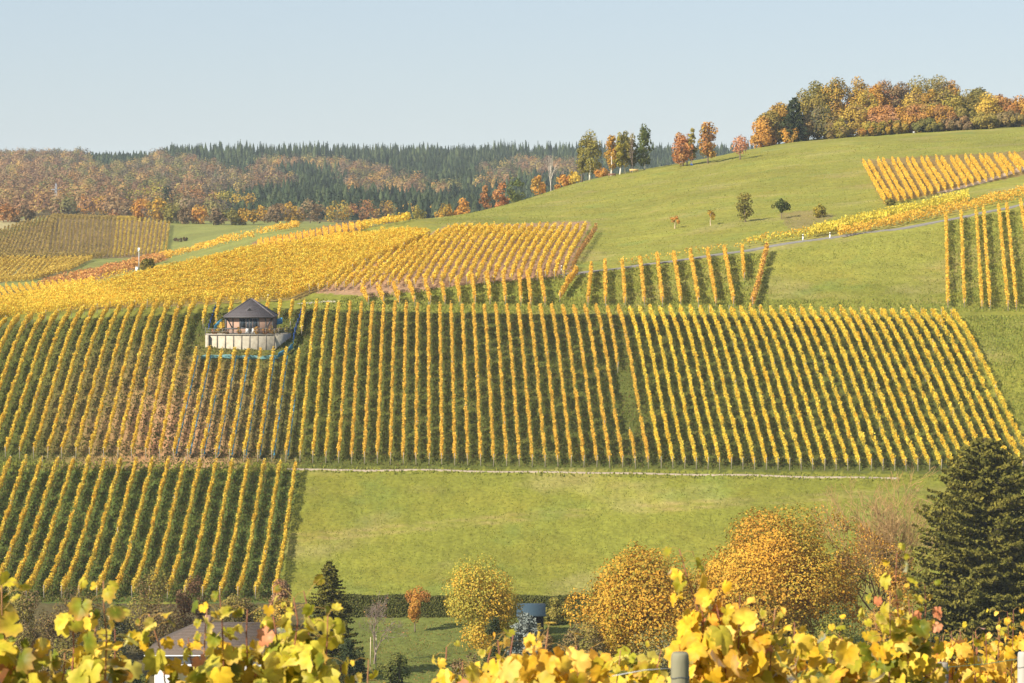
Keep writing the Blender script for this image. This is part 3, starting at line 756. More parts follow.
def conifer(name, loc, H, W, label, cat='spruce', group=None, palette=P_SPRUCE, whorl=0.45, spray=0.5, dens=1.0, cb=0.4, power=0.8, droop=0.18, branches=9):
    t = thing(name, tuple(np.asarray(loc, float)), label, cat, group)
    tr = MB(); tube(tr, [(0, 0, -0.4), (0, 0, H * 0.3), (0, 0, H * 0.7), (0, 0, H)], [H * 0.017, H * 0.013, H * 0.006, 0.01], BARK * 0.7, 7); tr.build('trunk', M_BARK, t, smooth=True)
    P = []; Nn = []; cc = []; br = MB()
    z = cb
    while z < H - 0.1:
        f = (z - cb) / (H - cb); rad = W / 2 * max(0.04, (1 - f) ** power if power > 0.4 else (1 - f ** 3.2) ** 0.6) * np.interp(f, [0, 0.12], [0.8, 1.0])
        nb = max(4, int(branches * (0.45 + 0.55 * (1 - f)))); a0 = rng.uniform(0, 6.28)
        for b in range(nb):
            a = a0 + b * 2 * np.pi / nb + rng.normal() * 0.18; L = rad * rng.uniform(0.72, 1.15)
            if rng.random() < 0.06: continue
            d = np.array([np.cos(a), np.sin(a), 0]); sd = np.array([-d[1], d[0], 0])
            bc = palette[rng.integers(0, len(palette))]
            m_ = max(3, int(L / spray * 5.0 * dens)); u = rng.uniform(0.12, 1, m_) ** 0.75
            rise = -droop * u * L + droop * 0.75 * L * u ** 3 + 0.10 * L * f
            wid = (0.34 * L * (1 - u) + 0.16 * spray) * rng.uniform(-1, 1, m_)
            p = d * (u * L)[:, None] + sd * wid[:, None]; p[:, 2] = z + rise - np.abs(wid) * 0.35 - rng.uniform(0, 0.45, m_) * spray
            P.append(p); Nn.append(unit(np.tile(d * 0.75 + np.array([0, 0, 0.45]), (m_, 1)) + rng.normal(size=(m_, 3)) * 0.25))
            cc.append((bc * 0.55 + palette[rng.integers(0, len(palette), m_)] * 0.45) * rng.uniform(0.8, 1.15, (m_, 1)))
            if L > 0.8 and H > 8: tube(br, [np.array([0, 0, z]), d * L * 0.5 + np.array([0, 0, z - droop * 0.5 * L]), d * L * 0.92 + np.array([0, 0, z - droop * 0.4 * L])], [0.05, 0.03, 0.01], BARK * 0.8, 4, False)
        z += whorl * rng.uniform(0.75, 1.25) * (0.55 + 0.45 * (1 - f))
    mb = MB(); leaf_quads(mb, np.concatenate(P), spray, np.concatenate(cc), np.concatenate(Nn), 0.35, 0.55)
    mb.build('foliage', M_NEEDLE, t)
    if br.n: br.build('branches', M_BARK, t)
    return t

def bare_tree(name, loc, H, W, label, cat='tree', group=None, leaves=None, nleaf=0, size=0.3, bark=TWIG, r0=None, depth=5, stems=1, cb=0.25, low=False, seed=1, fan=0.5, minr=0.0):
    t = thing(name, tuple(np.asarray(loc, float)), label, cat, group)
    r = random.Random(seed); tr = MB(); tips = []
    r0 = r0 or H * 0.018
    def grow(p, d, L, rad, lv):
        q = p + d * L; mid = (p + q) / 2 + np.array([r.gauss(0, 1), r.gauss(0, 1), r.gauss(0, 1)]) * L * 0.06
        tube(tr, [p, mid, q], np.maximum([rad, rad * 0.85, rad * 0.66], minr), bark, 5 if lv < 3 else 3, False)
        tips.append((q, lv)); tips.append((mid, lv))
        if lv >= depth: return
        for k in range(3 if lv < 3 else r.choice((2, 3))):
            nd = unit(d + np.array([r.gauss(0, 1), r.gauss(0, 1), r.gauss(0.15, 0.6)]) * fan * (1.0 if k else 0.5))
            grow(q if k < 2 else mid, nd, L * r.uniform(0.62, 0.86), rad * (0.62 if k else 0.7), lv + 1)
    for s in range(stems):
        d = unit(np.array([r.gauss(0, 0.25 * (stems > 1)), r.gauss(0, 0.25 * (stems > 1)), 1.0]))
        grow(np.array([0, 0, -0.3]), d, H * cb, r0, 0)
    # fit to the wanted height and width
    allv = np.concatenate(tr.v); hz = np.percentile(allv[:, 2], 99.7); wx = np.percentile(np.abs(allv[:, :2]), 98)
    sc_ = np.array([W / 2 / wx, W / 2 / wx, H / hz])
    for v in tr.v: v *= sc_
    tr.build('trunk', M_BARK, t)
    if nleaf:
        T = np.array([q for q, lv in tips if lv >= depth - 2]) * sc_
        if low: T = T[T[:, 2] + 0.55 * T[:, 0] < H * low]
        P = T[rng.integers(0, len(T), nleaf)] + rng.normal(size=(nleaf, 3)) * size * 0.9
        mb = MB(); leaf_quads(mb, P, size, leaves[rng.integers(0, len(leaves), nleaf)] * rng.uniform(0.8, 1.15, (nleaf, 1)), None, 0, 0.8)
        mb.build('crown', M_LEAF, t)
    return t

def shrub(name, loc, H, W, label, cat='bush', group=None, palette=P_OLIVE, n=1200, size=0.3, D=None, twigs=True, shape='dome', clumps=18):
    t = thing(name, tuple(np.asarray(loc, float)), label, cat, group)
    mb, C = crown_mesh(H, W, 0.05 * H, n, size, palette, shape, clumps); mb.build('foliage', M_LEAF, t)
    if twigs:
        tr = MB()
        for c in C[:10]: limb(tr, (c[0] * 0.15, c[1] * 0.15, -0.2), c * np.array([1.05, 1.05, 1.02]), 0.05, 0.012, TWIG, 0.0, 4)
        tr.build('stems', M_BARK, t)
    return t

def scale_at(p): return p[1] / F        # metres per picture point at this depth
def ptree(px, by, ty, wpx, dmin=305.0):
    while dmin == 500 and at(px, by, dmin)[1] > 1000: by += 0.4      # stay on this side of the crest
    """base point, height and width of a plant that spans these picture points"""
    p = at(px, by, dmin); k = scale_at(p); return p, (by - ty) * k, wpx * k
def gpt(px, d):
    x = (px - CX) / F * d; return np.array([x, d, float(tz(x, d))])

WALNUT = soft(np.array([S(208, 150, 48), S(218, 164, 58), S(186, 132, 48), S(172, 148, 54), S(198, 142, 54), S(140, 132, 52), S(160, 142, 52)]), .92, 1.1)

# --- garden and valley floor
TR = 'trees in the valley garden'
p = gpt(986, 338); H = (p[1] * (HY - 436) / F) - p[2]
conifer('spruce', p, H, 18.5, 'big dark olive spruce standing right of the bare orange-flecked tree', 'spruce', whorl=0.42, spray=0.5, dens=1.7, cb=0.8, power=0.36, droop=0.34, branches=14)
p = gpt(778, 345); H = (p[1] * (HY - 516) / F) - p[2]
broadleaf('walnut_tree', p, H, 22.5, 'large round walnut tree with dense gold and orange leaves in the valley', palette=WALNUT, n=60000, size=0.31, shape='dome', cb=H * 0.04, clumps=46, mix=0.6)
p = gpt(650, 338); H = (p[1] * (HY - 553) / F) - p[2]
broadleaf('walnut_tree', p, H, 18.5, 'smaller golden walnut tree left of the large round one', palette=WALNUT[[0, 1, 3, 5, 2]], n=40000, size=0.31, shape='dome', cb=H * 0.04, clumps=40, mix=0.4)
p = gpt(884, 350); H = (p[1] * (HY - 476) / F) - p[2]
bare_tree('bare_tree', p, H, 16.0, 'bare wide tree with orange leaves left low, between walnut and spruce', leaves=np.concatenate([P_ORANGE, P_GOLD]), nleaf=6500, size=0.26, depth=7, stems=4, cb=0.24, low=0.66, seed=5, r0=0.2, minr=0.024, bark=S(170, 136, 86), fan=0.55)
p = gpt(482, 352); H = (p[1] * (HY - 561) / F) - p[2]
broadleaf('apple_tree', p, H, 11.0, 'yellow-green fruit tree by the garden hedge, left of the blue-roofed shed', palette=np.concatenate([P_LIME * 1.2, WALNUT[[1, 3]]]), n=15000, size=0.26, shape='dome', cb=H * 0.08, clumps=34, mix=0.55, lean=0.3)
p, H, W = ptree(415, 632, 588, 29)
broadleaf('young_tree', p, H, W, 'small upright tree with orange leaves standing on the garden lawn', palette=np.concatenate([P_ORANGE, P_RUST[:1]]), n=3200, size=0.2, shape='fan', cb=H * 0.27, clumps=20, trunk_r=0.09)
p = gpt(329, 333); H = (p[1] * (HY - 560) / F) - p[2]
conifer('conifer', p, H, 9.0, 'dark green pointed conifer in front of the lower left vineyard edge', 'conifer', palette=P_SPRUCE * 0.85, whorl=0.34, spray=0.34, dens=1.5, cb=0.3, power=0.6, droop=0.05)
p = gpt(374, 345); H = (p[1] * (HY - 594) / F) - p[2]
bare_tree('bare_tree', p, H, 6.5, 'small leafless tree with drooping twigs tied to a stake on the lawn', depth=6, cb=0.30, seed=9, minr=.018, bark=S(134, 116, 104), fan=0.6, leaves=P_RUST, nleaf=60, size=0.2)
p = gpt(526, 338); H = (p[1] * (HY - 612) / F) - p[2]
conifer('blue_spruce', p, H, 6.5, 'silvery blue spruce in front of the blue-roofed shed', 'spruce', palette=P_BLUE * 0.8, whorl=0.3, spray=0.3, dens=1.3, cb=0.2, power=0.5, droop=0.02)
p = gpt(495, 336); H = (p[1] * (HY - 617) / F) - p[2]
shrub('yew', p, H, 2.7, 'dark green clipped yew cone left of the silvery blue spruce', 'shrub', palette=P_DARK * 1.5, n=2600, size=0.2, shape='birch', twigs=False)
SH = 'bushes round the valley garden'
for px, d, ty, w, pl, lab, n in [
    (585, 333, 622, 6.5, np.concatenate([P_BROWN, P_OLIVE]), 'brown seed-headed bush right of the blue-roofed shed', 2000),
    (660, 322, 628, 7.5, np.concatenate([P_GREY * 0.75, P_OLIVE]), 'grey-green bush at the foot of the smaller walnut tree', 2200),
    (555, 372, 598, 4.0, P_OLIVE, 'olive bush at the garden hedge beside the blue-roofed shed', 1500),
    (536, 350, 626, 5.5, np.concatenate([P_BROWN, P_OLIVE]), 'brown bush hiding the front of the blue-roofed shed', 2200),
    (600, 372, 600, 5.0, P_OLIVE, 'round olive bush at the hedge end by the smaller walnut tree', 1500),
    (148, 350, 570, 9.0, np.concatenate([P_BROWN * 0.8, P_OLIVE]), 'tall tangled brown bush at the foot of the lower left vineyard', 3800),
    (112, 335, 605, 5.5, np.concatenate([P_GREY * 0.62, P_GREEN * 0.7]), 'grey-green juniper bush left of the cottage', 2400),
    (70, 345, 590, 8.0, np.concatenate([P_BROWN * 0.8, P_OLIVE]), 'olive brown bush under the leftmost rows of the lower vineyard', 3000),
    (28, 350, 588, 8.0, np.concatenate([P_BROWN, P_OLIVE]), 'brown bush at the left end of the valley thicket', 3000),
    (192, 356, 578, 5.5, P_BROWN * np.array([0.7, 0.6, 0.62]), 'dark purple-brown bush below the lower vineyard', 2200),
    (236, 362, 596, 6.5, np.concatenate([P_OLIVE, P_BROWN]), 'olive bush at the vineyard foot above the cottage roof', 2200),
    (281, 368, 580, 4.6, np.concatenate([P_PINK * 0.8, P_BROWN]), 'reddish pink bush at the end of the lower vineyard', 1700),
    (278, 350, 600, 6.5, np.concatenate([P_OLIVE, P_GOLD]), 'olive and gold bush left of the dark pointed conifer', 2200),
    (108, 322, 648, 4.5, np.concatenate([P_GOLD, P_OLIVE]), 'low golden bush under the grey-green juniper', 1500),
    (128, 318, 662, 5.0, P_DARK * 1.3, 'low dark bush in front of the cottage corner', 1500),
    (347, 326, 640, 4.5, P_DARK * 1.4, 'dark green bush at the foot of the pointed conifer', 1700),
    (395, 322, 655, 3.6, P_GREEN * 0.8, 'green shrub by the stake on the lawn', 1300),
    (470, 320, 655, 4.5, np.concatenate([P_OLIVE, P_BROWN]), 'olive brown shrub at the lower edge of the lawn', 1500),
    (60, 322, 640, 7.0, np.concatenate([P_BROWN * 0.8, P_OLIVE]), 'brown thicket bush low on the left of the valley', 2200),
    (742, 322, 640, 7.0, P_GREEN * 0.7, 'dark green bush under the large walnut tree', 2000),
    (840, 330, 606, 7.0, np.concatenate([P_LIME * 0.8, P_GREEN]), 'olive green bush at the lower right of the large walnut tree', 2600),
    (888, 336, 562, 7.0, np.concatenate([P_ORANGE, P_GOLD]), 'orange bush in front of the bare wide tree', 2400),
    (925, 322, 610, 5.5, P_DARK * 1.2, 'dark bush at the left foot of the big spruce', 1600),
]:
    p = gpt(px, d); H = (p[1] * (HY - ty) / F) - p[2]
    shrub('bush', p, H, w, lab, 'bush', SH, pl, int(n * 1.7), 0.26)

# --- crest of the hill
CR = 'trees on the crest of the meadow'
for px, by, ty, w, pl, shp, bk, cbf, lab, n in [
    (590, 178.5, 132, 27, P_OLIVE, 'birch', BIRCH, 0.22, 'olive birch with white stem at the left end of the crest group', 1500),
    (582, 178, 141, 14, P_OLIVE, 'birch', BARK, 0.3, 'narrow olive tree touching the left birch of the crest group', 700),
    (611.5, 176, 136, 17, np.concatenate([P_ORANGE, P_GOLD]), 'birch', BIRCH, 0.24, 'orange birch beside the left birch on the crest', 900),
    (620, 174.5, 134, 14, P_LIME * 0.9, 'birch', BIRCH, 0.26, 'yellow-olive birch in the middle of the crest group', 800),
    (625, 173.5, 132, 14, P_OLIVE, 'birch', BIRCH, 0.26, 'olive birch right of the yellow-olive one on the crest', 800),
    (631.5, 172, 135, 16, P_OLIVE * 0.85, 'birch', BIRCH, 0.22, 'dark olive birch second from the right in the crest group', 900),
    (644.5, 170, 126.5, 20, P_GREEN * 0.9, 'birch', BIRCH, 0.16, 'tallest dark green birch at the right end of the crest group', 1300),
    (683, 166, 134, 27, P_RED, 'round', BARK, 0.12, 'red-leaved cherry tree on the crest with two people under it', 1400),
    (692, 165, 129, 13, P_OLIVE, 'birch', BIRCH, 0.25, 'thin olive birch behind the red cherry tree', 500),
    (708, 163.5, 122.5, 20, np.concatenate([P_RUST, P_ORANGE, P_OLIVE[:1]]), 'oval', BARK, 0.22, 'tall orange-brown tree alone right of the red cherry tree', 1300),
    (740, 159.5, 136, 21, P_PINK, 'fan', BARK, 0.32, 'small half-bare pinkish tree between the orange-brown tree and the wood', 360),
]:
    p, H, W = ptree(px, by, ty, w, 500)
    broadleaf('tree', p, H, W, lab, 'tree', CR, pl, int(n * 1.5), 0.55, shp, H * cbf * 0.8, bk, 34, trunk_r=0.24)
p, H, W = ptree(551, 186.5, 155, 13, 500)
bare_tree('bare_tree', p, H, W, 'leafless pale birch standing left of the crest group', bark=S(206, 192, 176), depth=5, cb=0.34, seed=3, r0=0.25)
p, H, W = ptree(632.5, 173, 124, 8, 500)
bare_tree('bare_tree', p, H, W, 'thin leafless pinkish tree poking out of the crest group', bark=S(200, 172, 156), depth=5, cb=0.4, seed=4, r0=0.16)
# bushes behind the crest
for i, (px, ty, w, pl, lab) in enumerate([
    (516, 178, 18, P_GREEN, 'green bush peeping over the left crest'), (500, 183, 16, P_RED, 'red bush peeping over the left crest'),
    (538, 176, 14, P_ORANGE, 'orange bush peeping over the crest left of the bare birch'), (563, 175, 14, P_ORANGE, 'round orange bush peeping over the crest right of the bare birch'),
    (575, 172, 12, P_YELLOW, 'yellow bush behind the crest by the walker'), (602, 168, 16, P_ORANGE, 'orange bush behind the orange birch'), (485, 186, 12, P_RUST, 'rusty bush low behind the left crest'),
    (446, 204, 18, P_GOLD, 'golden bush behind the meadow edge at the saddle'), (419, 206, 18, P_OLIVE, 'olive bush at the saddle'), (463, 199, 16, P_ORANGE, 'orange bush behind the meadow edge right of the golden one'),
]):
    d = 930.0; x = (px - CX) / F * d; z = float(tz(x, d)); H = (HY - ty) / F * d - z
    shrub('bush', (x, d, z), H, w * d / F * 1.2, lab, 'bush', 'bushes behind the crest', pl, 700, 0.7, twigs=False)

# --- young trees and bushes on the meadow
ME = 'small trees on the hill meadow'
p, H, W = ptree(745, 222, 193, 20, 500); broadleaf('tree', p, H, W, 'grey-olive bushy tree alone on the hill meadow', 'tree', ME, P_OLIVE * 0.8, 1100, 0.4, 'round', H * 0.12, BARK, 22)
p, H, W = ptree(781.5, 218.5, 199, 21, 500); broadleaf('tree', p, H, W, 'small dark green tree with a flat crown by the bare patch', 'tree', ME, P_GREEN * 0.7, 900, 0.4, 'round', H * 0.35, BARK, 16)
p, H, W = ptree(819, 217.5, 204.5, 16, 500); shrub('bush', p, H, W, 'round yellow-brown bush on the hill meadow', 'bush', ME, P_LIME * 0.8, 700, 0.4)
p, H, W = ptree(675, 228.5, 216, 11.5, 500); broadleaf('sapling', p, H, W, 'tiny orange sapling, the left one on the hill meadow', 'sapling', ME, P_ORANGE, 200, 0.35, 'round', H * 0.4, S(180, 160, 130), 8, trunk_r=0.16)
p, H, W = ptree(710.5, 225.5, 210.5, 11.5, 500); broadleaf('sapling', p, H, W, 'tiny golden sapling, the right one on the hill meadow', 'sapling', ME, P_GOLD, 220, 0.35, 'round', H * 0.4, S(180, 160, 130), 8, trunk_r=0.16)
p, H, W = ptree(148, 272.5, 259, 15, 500); shrub('bush', p, H, W, 'dark olive bush by the road sign in the green hollow', 'bush', None, P_OLIVE * 0.7, 800, 0.5)
p, H, W = ptree(181, 241.5, 237.5, 18, 700); shrub('bush', p, H, W, 'low dark bush on the green field in the hollow', 'bush', None, P_BROWN * 0.6, 500, 0.6)
p, H, W = ptree(890, 205.5, 199, 12, 500); shrub('bush', p, H, W, 'low olive bush at the corner of the upper right vineyard', 'bush', None, P_OLIVE, 400, 0.4)

# --- wood on the hilltop to the right
WO = 'trees of the hilltop wood'
WOOD = [   # px, top, width, palette, shape, label, depth
    (764, 118, 20, P_ORANGE, 'dome', 'orange tree at the left tip of the hilltop wood', 872), (771, 112, 22, P_OLIVE, 'round', 'olive tree beside the left tip of the hilltop wood', 876),
    (779, 104, 20, P_GOLD, 'round', 'golden tree left of the dark fir in the wood', 880), (803, 116, 22, P_BROWN, 'dome', 'brown tree right beside the dark fir', 870),
    (808, 92, 22, P_OLIVE, 'round', 'tall olive tree just right of the dark fir', 888), (818, 83, 24, P_OLIVE, 'round', 'tall round olive tree in the left part of the wood', 900),
    (834, 80.5, 26, np.concatenate([P_OLIVE, P_GOLD]), 'round', 'broad olive-gold tree on the wood skyline', 900), (824, 108, 30, np.concatenate([P_GREY * 0.85, P_OLIVE * 0.9]), 'dome', 'grey-green round tree in the front of the wood', 872),
    (836, 120, 22, P_LIME, 'dome', 'low yellow-green tree at the foot of the wood', 866), (852, 107, 32, P_YELLOW * 0.92, 'dome', 'broad yellow tree in the front of the wood', 872),
    (860, 80, 26, P_GOLD, 'round', 'golden-olive tree on the wood skyline', 900), (866, 94, 26, np.concatenate([P_LIME, P_YELLOW]), 'round', 'lime yellow tree in the middle of the wood', 884),
    (876, 86, 20, P_ORANGE, 'round', 'orange tree behind the lime yellow one', 896), (886, 82, 24, P_PINK * 0.85, 'round', 'pinkish orange tree on the wood skyline', 902),
    (884, 106, 30, P_PINK * 0.8, 'dome', 'dull pinkish tree in the front middle of the wood', 872), (899, 84, 22, P_BROWN * 1.1, 'round', 'thin brown tree on the wood skyline', 902),
    (904, 108, 26, P_ORANGE * 0.95, 'dome', 'orange tree in the front middle of the wood', 870), (915, 89, 20, P_YELLOW, 'round', 'bright orange-yellow tree high in the wood', 890),
    (926, 78, 34, P_OLIVE * 0.95, 'round', 'tall dark olive tree at the top of the wood', 905), (918, 105, 28, P_RUST * 1.1, 'dome', 'rust brown tree right of the front middle of the wood', 872),
    (946, 90, 28, P_LIME, 'round', 'lime green tree under the orange top in the wood', 886), (950, 83, 22, P_ORANGE, 'round', 'orange-topped tree right of the tall dark olive tree', 902),
    (931, 92, 22, P_GOLD, 'round', 'gold tree below the tall dark olive tree', 888), (940, 106, 34, P_RUST, 'dome', 'broad rust tree in the right front of the wood', 870),
    (962, 108, 28, P_OLIVE * 0.9, 'dome', 'olive brown tree left of the bright yellow one', 870), (968, 93, 26, P_GREEN, 'round', 'green tree behind the bright yellow one', 892),
    (980, 89, 24, P_GREEN * 1.1, 'oval', 'pointed green tree on the right skyline of the wood', 902), (989, 94, 22, P_YELLOW * 1.08, 'dome', 'bright yellow tree in the right part of the wood', 874),
    (1006, 99, 26, P_RED * 0.85, 'dome', 'dull red tree right of the bright yellow one', 876), (1002, 96, 22, P_PINK * 0.9, 'round', 'pinkish tree on the skyline behind the red one', 900),
    (1021, 98, 24, P_ORANGE, 'dome', 'orange tree right of the dull red one', 876), (1040, 96, 28, P_OLIVE, 'round', 'olive tree at the right end of the wood', 880),
    (1062, 94, 30, P_GOLD, 'dome', 'golden tree past the right end of the wood', 882),
    (790, 126, 16, P_ORANGE, 'dome', 'low orange bush-like tree under the dark fir', 866), (872, 122, 22, P_LIME * 0.9, 'dome', 'low yellow-olive tree at the wood edge in the middle', 864),
    (894, 121, 22, P_OLIVE, 'dome', 'low olive tree at the wood edge below the pinkish one', 864), (928, 119, 22, P_GREEN, 'dome', 'low green tree at the wood edge on the right', 864),
    (958, 117, 24, P_BROWN, 'dome', 'low brown tree at the wood edge under the olive brown one', 864), (984, 113, 24, P_OLIVE, 'dome', 'low olive tree at the wood edge under the bright yellow one', 864), (1010, 112, 26, P_BROWN, 'dome', 'low brown tree at the right edge of the wood', 864),
]
WMIX = np.concatenate([P_OLIVE, P_GOLD, P_ORANGE, P_BROWN])
for px, ty, w, pl, shp, lab, d in WOOD:
    pl = np.concatenate([pl * 0.78 + WMIX[rng.integers(0, len(WMIX), len(pl))] * 0.22, WMIX[rng.integers(0, len(WMIX), 1)]])
    x = (px - CX) / F * d; z = float(tz(x, d)); H = (HY - ty) / F * d - z
    broadleaf('tree', (x, d, z), max(H, 3), w * d / F * 1.42, lab, 'tree', WO, pl, int(2600 + 110 * w), 0.6, shp, H * (0.0 if shp == 'dome' else 0.12), BARK, 34, mix=0.55)
d = 866; x = (794 - CX) / F * d; z = float(tz(x, d)); H = (HY - 96) / F * d - z
conifer('fir_tree', (x, d, z), H, 34 * d / F, 'dark green fir rising at the left of the hilltop wood', 'fir', palette=P_DARK, whorl=0.9, spray=1.0, dens=1.3, cb=1.0, power=0.6, droop=0.1)

# --- row of trees at the foot of the far wooded hill
FT = 'trees at the foot of the far wooded hill'
FOOT = [   # px, base, top, width, palette, label
    (152, 214, 181, 26, P_LIME, 'large round yellow-green tree at the foot of the far hill'), (138, 218, 190, 20, P_OLIVE, 'olive tree left of the large yellow-green one'),
    (164, 216, 186, 14, P_DARK * 1.3, 'dark green tree right of the large yellow-green one'), (189, 214, 186, 34, P_RUST * 0.85, 'wide rust-brown tree at the foot of the far hill'),
    (216, 213, 192, 15, P_YELLOW, 'bright yellow tree right of the wide rust-brown one'), (226, 214, 191, 15, P_LIME * 0.9, 'olive tree beside the bright yellow tree'),
    (237, 213, 194, 16, P_YELLOW * 0.85, 'dull yellow tree right of the olive one at the hill foot'), (249, 214, 193, 18, P_GOLD, 'golden tree right of the dull yellow one'),
    (262, 221, 206, 16, P_GOLD, 'low golden tree at the left end of the tree belt'), (276, 223, 204, 22, P_BROWN * 1.1, 'brown tree at the left of the tree belt'),
    (292, 223, 203, 22, P_GOLD * 0.9, 'gold-brown tree in the left of the tree belt'), (310, 223, 200, 28, P_BROWN * 1.1, 'broad tan-brown tree in the tree belt'),
    (338, 223, 201, 26, np.concatenate([P_GOLD, P_OLIVE]), 'broad golden-olive tree in the middle of the tree belt'), (362, 222, 200, 26, P_RUST * 0.9, 'broad rust-brown tree in the middle of the tree belt'),
    (385, 221, 201, 24, np.concatenate([P_GOLD, P_BROWN]), 'gold-brown tree right of the rust one in the belt'), (405, 219, 203, 20, P_GOLD, 'golden tree at the right of the tree belt'),
    (421, 217, 205, 16, P_GREY * 0.9, 'grey-green round tree at the right end of the belt'),
    (436, 215, 204, 18, P_GOLD, 'gold tree just before the meadow edge'), (60, 214, 202, 16, P_GREEN * 0.8, 'dark green tree above the far vineyard hill'),
    (75, 215, 203, 20, P_OLIVE, 'olive tree above the far vineyard hill'), (90, 217, 195, 20, P_ORANGE, 'orange tree above the middle of the far vineyard'),
    (104, 218, 196, 18, P_GOLD, 'golden tree above the middle of the far vineyard'), (118, 219, 197, 20, P_RUST, 'rusty tree above the far vineyard'),
    (128, 220, 201, 16, P_BROWN, 'brown tree above the right of the far vineyard'), (142, 221, 199, 18, P_ORANGE, 'orange tree above the right end of the far vineyard'),
    (158, 222, 198, 18, P_GOLD, 'gold tree above the right end of the far vineyard'), (173, 223, 204, 18, P_OLIVE * 0.8, 'dark olive tree below the wide rust-brown one'),
    (186, 224, 207, 16, P_BROWN, 'brown tree below the wide rust-brown one'), (200, 224, 205, 18, P_ORANGE, 'orange tree below the bright yellow tree'),
    (217, 225, 208, 16, P_BROWN, 'brown tree below the bright yellow one'), (231, 225, 209, 18, P_OLIVE * 0.8, 'dark olive tree below the dull yellow one'), (246, 225, 209, 18, P_GOLD * 0.8, 'dull gold tree below the golden one'),
    (45, 208, 197, 26, P_RUST * 0.9, 'rust-red tree above the left of the far vineyard hill'), (22, 222, 206, 24, P_BROWN, 'grey-brown tree at the stubble field'), (6, 222, 204, 24, P_RUST, 'rust tree at the far left by the stubble field'),
]
for px, by, ty, w, pl, lab in FOOT:
    p, H, W = ptree(px, by, ty, w, 1180)
    if p[1] > 1900: p = gpt(px, 1600); H = (HY - ty) / F * 1600 - p[2]; W = w * 1600 / F
    broadleaf('tree', p, max(H, 5), W * 1.3, lab, 'tree', FT, pl, 650, max(1.0, 0.8 * p[1] / 1300), 'dome', H * 0.03, BARK, 20, mix=0.6)

# --- far woods: masses nobody could count
CON = [[(165, 141), (800, 141), (800, 172), (600, 176), (420, 166), (330, 159), (250, 159), (165, 156)], [(256, 184), (330, 177), (360, 186), (420, 188), (450, 180), (480, 170), (520, 164), (640, 160), (640, 206), (470, 207), (256, 207), (190, 196)],
       [(380, 163), (480, 163), (480, 180), (400, 176)], [(86, 152), (148, 151), (148, 160), (90, 161)], [(206, 156), (248, 156), (246, 172), (228, 170)], [(256, 166), (290, 163), (345, 168), (345, 178), (300, 178)]]
DEC = [[(355, 176), (386, 177), (386, 185), (355, 184)], [(424, 178), (447, 178), (447, 187), (424, 187)], [(481, 166), (516, 164), (516, 178), (490, 186)], [(512, 158), (580, 158), (580, 172), (512, 172)]]
cm = MB(); dm = MB()
RED_C = np.concatenate([P_RUST, P_BROWN]); 
cone_a = np.linspace(0, 2 * np.pi, 7)[:-1]
def far_conifer(mb, p, H, W, col):
    for (z0, z1, w) in ((0.0, 0.55, 1.0), (0.32, 0.8, 0.72), (0.6, 1.0, 0.42)):
        a = cone_a + rng.uniform(0, 1); r = W / 2 * w * rng.uniform(0.75, 1.2, 6)
        v = np.concatenate([np.stack([np.cos(a) * r, np.sin(a) * r, np.full(6, z0 * H) + rng.normal(size=6) * H * 0.02], 1), [[0, 0, z1 * H]]]) + p
        j = np.arange(6); f = np.stack([j, (j + 1) % 6, np.full(6, 6)], 1)
        mb.add(v, f, col * rng.uniform(0.8, 1.15))
        t_ = rng.random(6); a = rng.uniform(0, 6.28, 6); q_ = W / 2 * w * (1 - t_) * 1.08
        leaf_quads(mb, p + np.stack([np.cos(a) * q_, np.sin(a) * q_, (z0 + (z1 - z0) * t_) * H], 1), 1.3, col * rng.uniform(.7, 1.4, (6, 1)), np.stack([np.cos(a), np.sin(a), 0 * a + .4], 1), .5, .7)
def far_broadleaf(mb, p, col):
    H = rng.uniform(10, 15); W = rng.uniform(8, 12)
    o = p + np.array([0, 0, H * .45]); n = 170
    u = unit(rng.normal(size=(n, 3))); u[:, 2] = np.abs(u[:, 2]) - .25 * (rng.random(n) < .4)
    ph = rng.uniform(0, 6.28, 2); az = np.arctan2(u[:, 1], u[:, 0]); k = (1 + .16 * np.sin(3 * az + ph[0]) + .12 * np.sin(5 * az + 6 * u[:, 2] + ph[1]))[:, None]
    leaf_quads(mb, o + u * np.array([W / 2, W / 2, H * .55]) * k * rng.uniform(.82, 1.04, (n, 1)), 1.3, np.clip(col * rng.uniform(.92, 1.08, (n, 1)), 0, .9), unit(u + [0, 0, .2]), .72, .9)
ny = 0
